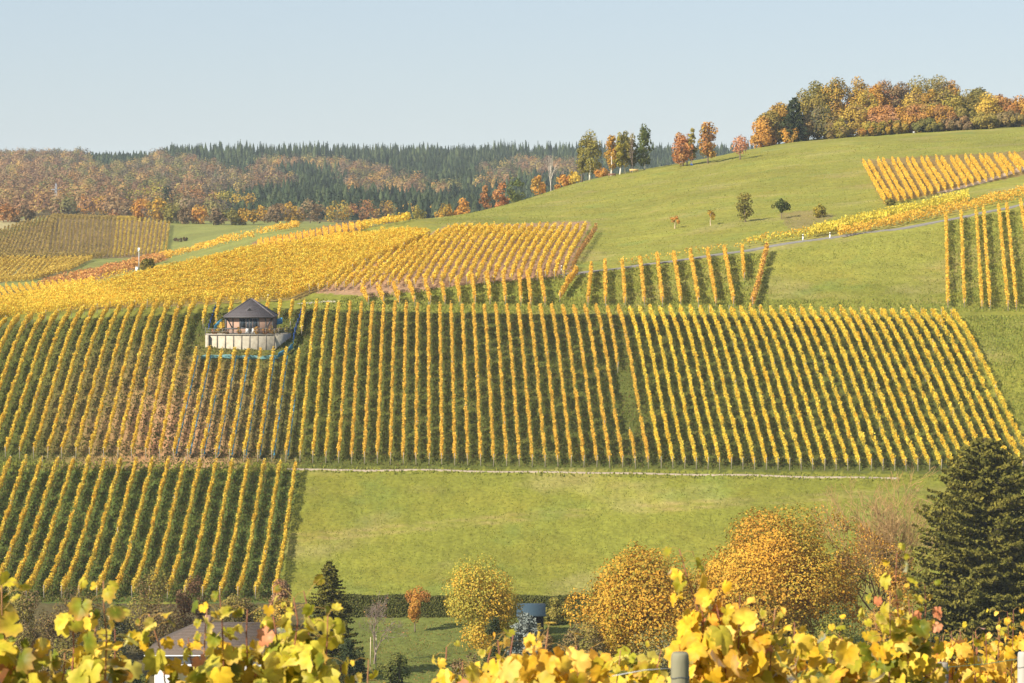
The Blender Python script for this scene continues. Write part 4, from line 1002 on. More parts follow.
for d in np.concatenate([np.arange(1520, 2500, 42), np.arange(2500, 2950, 30)]):
    sp = 5.2 * d / F
    for x in np.arange(-0.215 * d, 0.115 * d, sp):
        xx = x + rng.normal() * sp * 0.35; dd = d + rng.uniform(-22, 22)
        z = float(tz(xx, dd)); px = CX + F * xx / dd; py = HY - F * (z + 9) / dd
        nz = 5 * fbm(np.array(xx), np.array(dd), 160, 21)
        qx, qy = px + 4 * nz, py + nz * 0.8
        con = any(inpoly(np.array(qx), np.array(qy), q) for q in CON) and not any(inpoly(np.array(qx), np.array(qy), q) for q in DEC)
        if con or (rng.random() < 0.05 and py < 195):
            for k in range(2):
                H = (rng.uniform(9, 17) + 4 * (d > 2700)) * np.interp(d, [1500, 2700], [.72, 1]) * (1 + .35 * float(fbm(np.array(xx), np.array(dd), 190, 77, 2))) * (0.62 if px < 160 else 1); W = rng.uniform(5.5, 8.5)
                q = np.array([xx + rng.normal() * sp * 0.4, dd + rng.uniform(-12, 12), z - 1.5])
                far_conifer(cm, q, H, W, P_DARK[rng.integers(0, 4)] * np.array([.92, 1.0, 1.08]) * rng.uniform(0.6, 1.4))
        elif rng.random() < 0.62:
            t = rng.random(); wred = np.clip((195 - abs(py - 196) * 3 - px) / 120, 0, 0.8)
            base = P_RUST[rng.integers(0, 4)] if t < 0.22 + wred * 0.6 else (P_BROWN[rng.integers(0, 4)] if t < 0.58 else (P_OLIVE[rng.integers(0, 4)] if t < 0.85 else P_ORANGE[rng.integers(0, 4)]))
            far_broadleaf(dm, np.array([xx, dd, z]), soft(base, 0.74, 0.86) * rng.uniform(0.85, 1.12))
tag(cm.build('forest', M_NEEDLE), 'dark bluish conifer forest along the far ridge', 'forest', kind='stuff')
tag(dm.build('forest', M_LEAF), 'russet and brown autumn forest on the far hillside', 'forest', kind='stuff')
# ------------------------------------------------------------------ hut on its terrace
UP = np.array([0, 0, 1.0])
TD = HUT_D
hy, hdep = TD + 4.0, 6.6
hx0, hx1 = (225.5 - CX) / F * hy, (273.0 - CX) / F * hy       # wall ends
hz = HUT_Z                                             # terrace level
hcx = (hx0 + hx1) / 2; HW = hx1 - hx0; hh = 2.95
hut = thing('hut', (hcx, hy, hz), 'half-timbered vineyard hut with dark pyramid roof on a walled terrace', 'hut')
C_INF = S(160, 128, 108); C_BEAM = S(74, 72, 70); C_ROOF = S(74, 68, 70)
mb = MB()
box(mb, (-HW / 2, 0, -1.0), (HW / 2, hdep, hh), C_INF); mb.build('wall', M_WALL, hut)
def hbeam(a, b, w=0.17):
    q = MB(); bar(q, a, b, w, 0.10, C_BEAM); return q.build('beam', M_WOOD, hut)
for x in (-HW / 2 + .09, -HW / 2 + 1.25, -HW / 2 + 2.45, HW / 2 - 2.45, HW / 2 - 1.25, HW / 2 - .09):
    hbeam((x, -0.02, 0), (x, -0.02, hh - 0.02))
hbeam((-HW / 2, -0.045, 0.12), (HW / 2, -0.045, 0.12)); hbeam((-HW / 2, -0.045, 0.95), (-HW / 2 + 2.45, -0.045, 0.95)); hbeam((HW / 2 - 2.45, -0.045, 0.95), (HW / 2, -0.045, 0.95))
hbeam((-HW / 2, -0.045, hh - 0.10), (HW / 2, -0.045, hh - 0.10), 0.24)
hbeam((-HW / 2 + .2, -0.032, hh - 0.2), (-HW / 2 + 1.15, -0.032, 1.0)); hbeam((HW / 2 - .2, -0.032, hh - 0.2), (HW / 2 - 1.15, -0.032, 1.0))
for y in (0.09, 2.2, 4.4, hdep - .09): hbeam((HW / 2 + .02, y, 0), (HW / 2 + .02, y, hh)); hbeam((-HW / 2 - .02, y, 0), (-HW / 2 - .02, y, hh))
# glazed front: two doors in the middle, windows beside
for nm, xa, xb, za in (('window', -HW / 2 + 2.56, -HW / 2 + 3.45, 0.98), ('door', -HW / 2 + 3.56, 0.0, 0.22), ('door', 0.08, HW / 2 - 3.56, 0.22), ('window', HW / 2 - 3.45, HW / 2 - 2.56, 0.98)):
    q = MB(); fz = hh - 0.26; c = S(92, 94, 98)
    for (x0, x1, z0, z1) in ((xa, xa + .08, za, fz), (xb - .08, xb, za, fz), (xa + .08, xb - .08, fz - .08, fz), (xa + .08, xb - .08, za, za + .1)):
        box(q, (x0, -0.07, z0), (x1, -0.01, z1), c)
    fr = q.build(nm, M_PAINT, hut)
    q = MB(); box(q, (xa + .081, -0.035, za + .101), (xb - .081, -0.015, fz - .081), S(40, 42, 46)); q.build('pane', M_GLASS, fr)
# pyramid roof with eaves
e = 0.30; rz = hh + 0.02; ap = 2.95
ex, ey0, ey1 = HW / 2 + e, -0.6, hdep + e
q = MB()
ridge = 0.12
v = [(-ex, ey0, rz), (ex, ey0, rz), (ex, ey1, rz), (-ex, ey1, rz), (-ridge, hdep / 2, rz + ap), (ridge, hdep / 2, rz + ap),
     (-ex, ey0, rz - .16), (ex, ey0, rz - .16), (ex, ey1, rz - .16), (-ex, ey1, rz - .16)]
q.add(v, [np.array([(0, 1, 5, 4), (2, 3, 4, 5), (6, 7, 1, 0), (7, 8, 2, 1), (8, 9, 3, 2), (9, 6, 0, 3), (9, 8, 7, 6)]), np.array([(1, 2, 5), (3, 0, 4)])], C_ROOF)
roof = q.build('roof', M_ROOF, hut)
for sx in (-1, 1):
    for ye in (ey0, ey1):
        q = MB(); bar(q, (sx * ex, ye, rz + .03), (sx * ridge, hdep / 2, rz + ap + .05), .2, .09, C_ROOF * 1.5); q.build('hip_ridge', M_ROOF, roof)
q = MB(); tube(q, [(-ex, ey0 - .06, rz - .1), (ex, ey0 - .06, rz - .1)], .07, S(70, 66, 62), 6); q.build('gutter', M_PAINT, roof)
q = MB()     # tile courses standing slightly proud
for k in range(1, 13):
    f = k / 13.0; y = ey0 + (hdep / 2 - ey0) * f; z = rz + ap * f; xx = ex + (ridge - ex) * f
    box(q, (-xx, y - .03, z - .01), (xx, y + .04, z + .045), C_ROOF * 0.9)
q.build('tile_course', M_ROOF, roof)
q = MB()     # small triangular vent dormer
zc_ = rz + ap * 0.34; yc = ey0 + (hdep / 2 - ey0) * 0.34
v = [(-.8, yc - .12, zc_ - .05), (.8, yc - .12, zc_ - .05), (0, yc - .12, zc_ + .78), (-.8, yc + .5, zc_ + .35), (.8, yc + .5, zc_ + .35), (0, yc + 1.1, zc_ + .82)]
q.add(v, [np.array([(0, 2, 5, 3), (2, 1, 4, 5)]), np.array([(0, 1, 2)])], C_ROOF)
dm_ = q.build('dormer', M_ROOF, roof)
q = MB(); v = [(-.42, yc - .15, zc_ + .02), (.42, yc - .15, zc_ + .02), (0, yc - .15, zc_ + .46)]; v += [(a, b + .02, c) for a, b, c in v]
q.add(v, np.array([(0, 1, 2), (5, 4, 3)]), S(20, 20, 22)); q.build('vent', M_PAINT, dm_)

# terrace retaining wall (front, a shaded return on the right, a short left end)
wz = hz - 2.35
def P3(px, d, z): return np.array([(px - CX) / F * d, d, z])
t = thing('retaining_wall', tuple(P3(208, TD + 0.0, hz)), 'pale concrete retaining wall holding up the hut terrace', 'wall')
o0 = np.array(t.location)
def wallseg(a, b, name, col, th=0.4, low=1.4):
    q = MB(); a = np.array(a, float) - o0; b = np.array(b, float) - o0; d = unit(b - a); n = np.array([-d[1], d[0], 0]) * th
    v = [a + UP * -(2.35 + low), b + UP * -(2.35 + low), b + n - UP * (2.35 + low), a + n - UP * (2.35 + low), a, b, b + n, a + n]
    q.add(v, np.array([(0, 1, 5, 4), (1, 2, 6, 5), (2, 3, 7, 6), (3, 0, 4, 7), (4, 5, 6, 7)]), col); return q.build(name, M_STONE, t)
CW = S(168, 158, 138)
A0, A1, A2, A3 = P3(209, TD + 0.0, hz), P3(274, TD + 0.0, hz), P3(291, TD + 6.0, hz), P3(205.3, TD + -0.3, hz)
wallseg(A0, A1, 'wall_panel', CW); wallseg(A1 + [0.02, 0.02, -.01], A2, 'wall_panel', CW * 0.9); wallseg(P3(205.3, TD + -0.3, hz - .02), P3(208.2, TD + -0.5, hz - .02), 'wall_panel', CW)  # right return gets a darker wall colour for its shade
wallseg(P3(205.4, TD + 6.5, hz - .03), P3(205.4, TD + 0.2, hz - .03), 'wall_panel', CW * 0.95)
q = MB()
for k in range(9):     # dark joints stand back as narrow pilasters
    f = k / 8; p = A0 + (A1 - A0) * f - o0; box(q, (p[0] - .09, p[1] - .06, -2.9), (p[0] + .09, p[1] + .02, 0.05), S(120, 112, 100))
box(q, (A1[0] - o0[0] - .05, A1[1] - o0[1] - .1, -2.9), (A1[0] - o0[0] + .16, A1[1] - o0[1] + .12, 0.06), S(90, 84, 76))  # dark corner strip added so the turn into the shaded return shows
q.build('pilaster', M_STONE, t)
q = MB(); box(q, (A3[0] - o0[0] - .1, -0.15, 0.0), (A1[0] - o0[0] + .1, 0.45, 0.12), S(150, 142, 128)); q.build('coping', M_STONE, t)
# terrace floor
q = MB(); v = [A3 + [0, .4, .01], A1 + [0, .3, .01], A2 + [0, 0, .01], P3(291, TD + 11.5, hz + .01), P3(205, TD + 11.5, hz + .01)]; q.add(np.array(v) - o0, np.array([(0, 1, 2, 3, 4)]), S(150, 140, 122)); q.build('terrace_floor', M_STONE, t)

rl = thing('railing', tuple(A3), 'thin metal terrace railing overgrown with reddish vines before the hut', 'railing'); o1 = np.array(A3)
def rail(a, b, n):
    a = np.array(a) - o1; b = np.array(b) - o1
    for z in (0.95, 0.55):
        q = MB(); bar(q, a + UP * z, b + UP * z, 0.05, 0.05, S(120, 116, 110)); q.build('rail', M_PAINT, rl)
    for k in range(n):
        p = a + (b - a) * k / (n - 1); q = MB(); bar(q, p, p + UP * 1.0, 0.06, 0.06, S(120, 116, 110)); q.build('baluster', M_PAINT, rl)
rail(A3 + [0, .15, .1], A1 + [0, .15, .1], 9); rail(A1 + [0.1, .2, .1], A2 + [0, .2, .1], 5); rail(A3 + [0, .25, .1], P3(205.6, TD + 5.5, hz + .1), 4)
PL = 'potted vines on the terrace'
for px, dd, h, w, pl_, lab in [(214, 494.2, 1.0, 1.1, P_RUST, 'rusty plant at the left end of the terrace railing'), (226, 494.3, .9, 1.2, P_BROWN, 'brown plant on the terrace left of the doors'),
                               (239, 494.2, 1.3, 1.0, np.concatenate([P_RUST, P_GOLD]), 'rust and gold plant on the terrace by the doors'), (256.5, 494.2, 1.4, 1.2, np.concatenate([P_GOLD, P_RUST]), 'gold and rust plant right of the terrace doors'),
                               (264, 494.3, 1.1, 1.4, P_RUST, 'rusty plant under the right windows of the hut'), (271, 494.6, 1.5, 1.6, np.concatenate([P_OLIVE, P_RUST]), 'olive and rust plant at the terrace corner'),
                               (280, 496.2, 1.4, 2.0, np.concatenate([P_OLIVE, P_BROWN]), 'brownish vine on the right terrace railing'), (288, 498.8, 1.4, 1.8, P_OLIVE, 'olive vine at the right end of the terrace railing')]:
    shrub('terrace_plant', P3(px, TD + dd - 493.5, hz), h, w, lab, 'plant', PL, pl_, 160, 0.24, twigs=False, clumps=8)
shrub('bush', P3(219, TD + 7.5, hz + .1), 1.9, 2.2, 'bright yellow bush at the left side wall of the hut', 'bush', None, P_YELLOW, 220, 0.28, twigs=False, clumps=8)
for px in (247.0, 253.2):   # pale garden chairs by the doors
    c = thing('chair', tuple(P3(px, TD + 1.9, hz + .02)), 'pale garden chair by the hut doors, ' + ('left one' if px < 250 else 'right one'), 'chair', 'garden chairs on the terrace')
    col = S(206, 206, 202)
    q = MB(); box(q, (-.25, -.25, .40), (.25, .25, .46), col); q.build('seat', M_PAINT, c)
    q = MB(); bar(q, (0, .25, .46), (0, .36, 1.0), .48, .05, col); q.build('backrest', M_PAINT, c)
    for sx in (-.21, .21):
        for sy in (-.21, .21): q = MB(); bar(q, (sx, sy, 0), (sx, sy, .4), .05, .05, col); q.build('leg', M_PAINT, c)

# blue bird nets
BL = S(56, 132, 168); BL2 = S(104, 150, 152); BL3 = S(40, 96, 190)
def net(pts, h0, h1, label, col, name='bird_net', group='blue bird nets round the hut'):
    P = np.array(pts, float); s = np.concatenate([[0], np.cumsum(np.linalg.norm(np.diff(P, axis=0), axis=1))]); n = max(8, int(s[-1] / 0.4)); q_ = np.linspace(0, s[-1], n)
    C = np.stack([np.interp(q_, s, P[:, j]) for j in range(3)], 1); m = 5; V = []
    t_ = unit(np.gradient(C, axis=0)); nr_ = np.stack([-t_[:, 1], t_[:, 0], 0 * t_[:, 0]], 1)
    for k in range(m):
        f = k / (m - 1); z = h0 + (h1 - h0) * f + 0.08 * np.sin(q_ * 1.7) * f
        V.append(C + UP * z[:, None] + nr_ * (0.10 * np.sin(q_ * 2.3 + k * 1.3))[:, None])
    V = np.stack(V, 1); i = np.arange(n - 1)[:, None] * m + np.arange(m - 1)[None]
    mb = MB(); c = col * rng.uniform(0.8, 1.15, (n * m, 1)); mb.add(V.reshape(-1, 3), np.stack([i, i + m, i + m + 1, i + 1], -1).reshape(-1, 4), np.clip(c, 0, .9))
    o = mb.build(name, M_NET); sol = o.modifiers.new('thickness', 'SOLIDIFY'); sol.thickness = 0.02
    return tag(o, label, 'net', group)
g_ = lambda px, py: at(px, py)
net([g_(201, 360), g_(215, 359), g_(232, 359.5), g_(250, 360), g_(278, 360)], 0.15, 0.75, 'long pale blue net strung along the grass under the retaining wall', BL2)
net([g_(278, 359.5), g_(286, 356), g_(293, 350), g_(293.5, 346)], 0.3, 1.1, 'bright blue net curving up at the right end of the terrace', BL)
net([g_(293.5, 346), g_(295, 338), g_(299, 326), g_(304, 312)], 0.6, 1.7, 'narrow blue net hanging on the vine row right of the hut', BL3)
net([P3(214, TD + 6.3, hz + .5), P3(217.5, TD + 6.9, hz + 1.0), P3(222, TD + 7.5, hz + 1.7)], -0.1, 0.8, 'bright blue net sloping beside the left wall of the hut', BL)
net([P3(276.8, TD + 9.7, hz + 1.0), P3(282.5, TD + 9.9, hz + 1.2)], 0.3, 1.3, 'blue net behind the right corner of the hut', BL)
net([g_(208.5, 333), g_(210.5, 326), g_(216.5, 308)], 0.5, 1.1, 'thin blue net along the vine row left of the hut', BL3)
bi = [i for i, x in enumerate(xs) if 170 < x < 292]
for n_, i in enumerate(bi):
    xb = xs[i]; off = np.array([0.30, 0, 0]); y0 = yb(xb) - 1; y1 = 360 if i % 3 else 400
    pts = [at(along(xb, y), y) + off for y in np.linspace(y0, y1, 9)]
    net(pts, 0.74, 0.84, f"rolled blue net tied along a vine row below the hut, {ordinal(len(bi) - n_)} from the right", BL * 0.8, 'rolled_bird_net', 'rolled blue nets on vine rows')
    net([at(along(xb, y0), y0) + off, at(along(xb, y0 - 5), y0 - 5) + off], 0.15, 1.0, f"bright blue net end hanging at the foot of a vine row, {ordinal(len(bi) - n_)} from the right", BL, 'bird_net', 'blue net ends at the path')

# ------------------------------------------------------------------ cottage in the valley
cx0, cx1, cd = (152 - CX) / F * 330, (288 - CX) / F * 330, 330.0
gz = float(tz((cx0 + cx1) / 2, cd))
ez = (HY - 654) / F * 330 - gz; rzz = (HY - 622) / F * 335.2 - gz; CL = cx1 - cx0
cot = thing('cottage', (cx0, cd, gz), 'white cottage with grey-brown tiled hip roof among the valley bushes', 'house')
q = MB(); box(q, (0.25, 0.3, -1.5), (CL, 10.0, ez), S(232, 230, 226)); q.build('wall', M_WALL, cot)
q = MB(); e = 0.85
v = [(-e, -e + .3, ez), (CL + e, -e + .3, ez), (CL + e, 10 + e, ez), (-e, 10 + e, ez), (4.6, 5.2, rzz), (CL - 3.0, 5.2, rzz)]
v += [(a, b, c - .18) for a, b, c in v[:4]]
q.add(v, [np.array([(0, 1, 5, 4), (2, 3, 4, 5), (6, 7, 1, 0), (7, 8, 2, 1), (8, 9, 3, 2), (9, 6, 0, 3), (9, 8, 7, 6)]), np.array([(1, 2, 5), (3, 0, 4)])], S(84, 71, 60))
cr = q.build('roof', M_ROOF, cot)
q = MB()
for k in range(1, 22):
    f = k / 22; y = -e + .3 + (5.2 + e - .3) * f; z = ez + (rzz - ez) * f; box(q, (-e + (4.6 + e) * f, y - .03, z - .02), (CL + e - (3 + e) * f, y + .05, z + .05), S(104, 90, 82))
q.build('tile_course', M_ROOF, cr)
q = MB(); tube(q, [(-e, -e + .2, ez - .1), (CL + e, -e + .2, ez - .1)], 0.08, S(200, 200, 200), 6); q.build('gutter', M_PAINT, cr)
q = MB(); box(q, (5.6, 5.0, rzz - .6), (6.3, 5.7, rzz + .8), S(150, 120, 104)); q.build('chimney', M_STONE, cr)
for xw in (2.0, 5.2, 9.2, 12.6):
    q = MB()
    for bx in ((xw, xw + .08, .9, 2.3), (xw + 1.32, xw + 1.4, .9, 2.3), (xw + .08, xw + 1.32, 2.22, 2.3), (xw + .08, xw + 1.32, .9, .98)): box(q, (bx[0], .24, bx[2]), (bx[1], .34, bx[3]), S(240, 240, 238))
    w_ = q.build('window', M_PAINT, cot)
    q = MB(); box(q, (xw + .081, .27, .981), (xw + 1.319, .29, 2.219), S(40, 44, 50)); q.build('pane', M_GLASS, w_)
p = gpt(141, 322)
shrub('hedge_block', p, 2.6, 2.6, 'small clipped bright green hedge block by the cottage corner', 'hedge', None, P_GREEN * 1.05, 1500, 0.2, shape='dome', twigs=False)
p = gpt(133, 321)
t = thing('parasol', tuple(p), 'closed dark green parasol standing by the hedge block', 'parasol')
q = MB(); tube(q, [(0, 0, 0), (0, 0, 2.6)], .03, S(180, 180, 176), 6); q.build('pole', M_PAINT, t)
q = MB(); tube(q, [(0, 0, .7), (0, 0, 1.2), (0, 0, 2.3), (0, 0, 2.55)], [.16, .18, .10, .03], S(30, 110, 70), 8); q.build('canopy', M_CLOTH, t)

# hedge between garden and meadow
hb0, hb1 = gpt(330, 378), gpt(628, 378)
hd = thing('hedge', tuple(hb0), 'long clipped dark green hedge dividing the garden from the meadow', 'hedge')
q = MB(); n = 26000; L = hb1[0] - hb0[0]
fc = rng.random(n); Hh = 2.75; x = rng.uniform(0, L, n); y = np.where(fc < .3, rng.uniform(0, 1.5, n), np.where(fc < .85, 0.02 * rng.normal(size=n), 1.5)); z = np.where(fc < .3, Hh + .05 * rng.normal(size=n), rng.uniform(-.1, Hh, n))
P = np.stack([x, y + .06 * rng.normal(size=n), z + tz(x + hb0[0], y + hb0[1]) - hb0[2] + .10 * np.sin(x * .8) * (z > 2)], 1)
nn = np.where((fc < .3)[:, None], np.array([0, 0, 1.0]), np.where((fc < .85)[:, None], np.array([0, -1.0, 0.1]), np.array([0, 1.0, 0])))
hp = pal((88, 92, 40), (98, 102, 44), (76, 80, 36), (112, 106, 50))
leaf_quads(q, P, .26, hp[rng.integers(0, 4, n)] * rng.uniform(.8, 1.15, (n, 1)), nn, .55, .7)
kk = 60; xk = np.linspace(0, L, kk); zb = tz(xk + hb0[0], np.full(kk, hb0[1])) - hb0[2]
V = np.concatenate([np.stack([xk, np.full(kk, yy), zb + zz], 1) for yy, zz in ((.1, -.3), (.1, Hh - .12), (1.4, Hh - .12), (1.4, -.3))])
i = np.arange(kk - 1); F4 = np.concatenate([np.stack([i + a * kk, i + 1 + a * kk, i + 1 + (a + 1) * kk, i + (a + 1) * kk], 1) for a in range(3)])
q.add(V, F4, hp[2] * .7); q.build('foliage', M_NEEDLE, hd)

# shed with a blue curved sheet roof
p = gpt(532, 364); sh = thing('shed', tuple(p), 'small shed with a shiny blue curved sheet roof behind the silvery spruce', 'shed')
zt = (HY - 606) / F * 364 - p[2]
q = MB(); box(q, (-1.7, 0, -.3), (1.5, 2.0, zt - 1.3), S(48, 40, 34)); q.build('wall', M_WOOD, sh)
q = MB(); a = np.linspace(0.12, 1.0, 10); V = []
for yy in (-.3, 3.1):
    V.append(np.stack([-1.9 + 3.7 * (a - .12) / .88 * 1.0, np.full(10, yy), zt - 1.35 + 1.3 * np.sin(a * np.pi * .62)], 1))
V = np.concatenate(V); # barrel sheet seen from its long side
V = []
for xx in (-2.0, 1.75): V.append(np.stack([np.full(10, xx), -0.9 + 3.2 * (a - .12) / .88, zt - 1.55 + 1.55 * np.sin((a) * np.pi * .55)], 1))
V = np.concatenate(V); i = np.arange(9); q.add(V, np.stack([i, i + 1, i + 11, i + 10], 1), S(48, 66, 76)); o = q.build('roof', M_PAINT, sh, smooth=True); sl = o.modifiers.new('t', 'SOLIDIFY'); sl.thickness = .06
# stakes on the lawn
for px, d, ty, lab in ((370.5, 341, 637, 'pale wooden stake left of the leafless garden tree'), (376, 340, 635, 'pale wooden stake right of the leafless garden tree')):
    p = gpt(px, d); h = (HY - ty) / F * d - p[2]; q = MB(); tube(q, [(0, 0, -.2), (0, 0, h * .5), (.02, 0, h)], [.06, .06, .05], S(196, 178, 150), 6)
    tag(q.build('stake', M_WOOD, None, tuple(p)), lab, 'stake', 'stakes on the lawn')
p = gpt(97, 312); q = MB(); tube(q, [(0, 0, -.2), (0, 0, 1.1), (0, 0, 1.1), (0, 0, 1.4), (0, 0, 1.45)], [.22, .22, .34, .34, .1], S(150, 146, 140), 8)
tag(q.build('stone_pillar', M_STONE, None, tuple(p)), 'short grey stone pillar with a cap in the left thicket', 'pillar')

# ------------------------------------------------------------------ lane posts, sign, mast, benches, people
pm = MB(); tube(pm, [(0, 0, -.2), (0, 0, .72)], [.10, .10], S(238, 238, 234), 8); tube(pm, [(0, 0, .72), (0, 0, .92)], [.103, .103], S(30, 30, 32), 8); tube(pm, [(0, 0, .92), (0, 0, 1.1)], [.10, .08], S(240, 240, 236), 8)
PMESH = pm.mesh('marker_post', M_PAINT)
for px, py, lab in ((592.5, 272.5, 'white marker post at the lower end of the lane'), (561.5, 272, 'white marker post at the foot of the rust vineyard edge'), (803, 240.5, 'white marker post on the lane, left of the pair below the bare patch'),
                    (830, 238.5, 'white marker post on the lane, right of the pair below the bare patch'), (998, 213, 'white marker post on the lane at the slender right-hand vine rows'), (268, 301.5, 'white marker post behind the hut roof')):
    o = bpy.data.objects.new('marker_post', PMESH); COL.objects.link(o); p = at(px, py); o.location = p; o.scale = (1.2, 1.2, 1.15)
    tag(o, lab, 'marker post', 'white marker posts along the lane')
p = at(139, 273.5, 640); t = thing('road_sign', tuple(p), 'white round-topped sign on a tall grey post in the green hollow', 'sign'); k = p[1] / F
q = MB(); tube(q, [(0, 0, -.3), (0, 0, 22 * k)], .1, S(170, 174, 176), 6); q.build('pole', M_PAINT, t)
q = MB(); box(q, (-1.0 * k, -.16, 19.0 * k), (1.0 * k, -.1, 23.0 * k), S(232, 234, 236)); q.build('panel', M_PAINT, t)
p = at(137, 273.5, 640); q = MB(); box(q, (-.3, -.3, -.3), (.3, .3, 4.2 * k), S(226, 226, 222)); box(q, (-.36, -.36, 4.2 * k), (.36, .36, 4.6 * k), S(200, 200, 198)); tag(q.build('utility_box', M_PAINT, None, tuple(p)), 'small pale utility box at the foot of the sign post', 'utility box')
p = at(914, 134.5, 700); q = MB(); k = p[1] / F; t = thing('sign_board', tuple(p), 'tiny white board on the meadow in front of the hilltop wood', 'sign')
box(q, (-1.1 * k, -.03, .6), (1.1 * k, .03, 2.8 * k), S(240, 240, 238)); q.build('panel', M_PAINT, t)
for sx in (-.8 * k, .8 * k): q = MB(); box(q, (sx - .05, .031, -.2), (sx + .05, .1, 2 * k), S(150, 140, 130)); q.build('leg', M_PAINT, t)
p = gpt(56, 1640); H = (HY - 184) / F * 1640 - p[2]; t = thing('lattice_mast', tuple(p), 'slender grey lattice mast rising from the red wood at the left', 'mast')
q = MB()
for sx, sy in ((-1, -1), (1, -1), (1, 1), (-1, 1)): bar(q, (sx * 1.0, sy * 1.0, -1), (sx * .3, sy * .3, H), .22, .22, S(150, 152, 158))
for z in np.arange(0, H, 2.0):
    w = 1.0 - .7 * z / H; bar(q, (-w, -w, z), (w, -w, z + 2), .12, .12, S(150, 152, 158)); bar(q, (w, -w, z), (-w, -w, z + 2), .12, .12, S(150, 152, 158))
q.build('tower', M_PAINT, t)
q = MB(); bar(q, (-3, 0, H * .82), (3, 0, H * .82), .3, .3, S(150, 152, 158)); q.build('crossarm', M_PAINT, t)
for px, py, w, lab, c in ((634, 172.5, 2.6, 'tan wooden bench under the birches on the crest', S(190, 160, 96)), (612, 177, 2.2, 'brown wooden bench in front of the orange birch', S(120, 84, 60))):
    p = at(px, py, 500); t = thing('bench', tuple(p), lab, 'bench', 'benches on the crest')
    q = MB(); box(q, (-w / 2, -.25, .42), (w / 2, .25, .5), c); q.build('seat', M_WOOD, t)
    q = MB(); bar(q, (0, .3, .55), (0, .42, 1.0), w, .05, c); q.build('backrest', M_WOOD, t)
    for sx in (-w / 2 + .2, w / 2 - .2): q = MB(); box(q, (sx - .06, -.22, -.2), (sx + .06, .22, .419), c * .7); q.build('leg', M_WOOD, t)

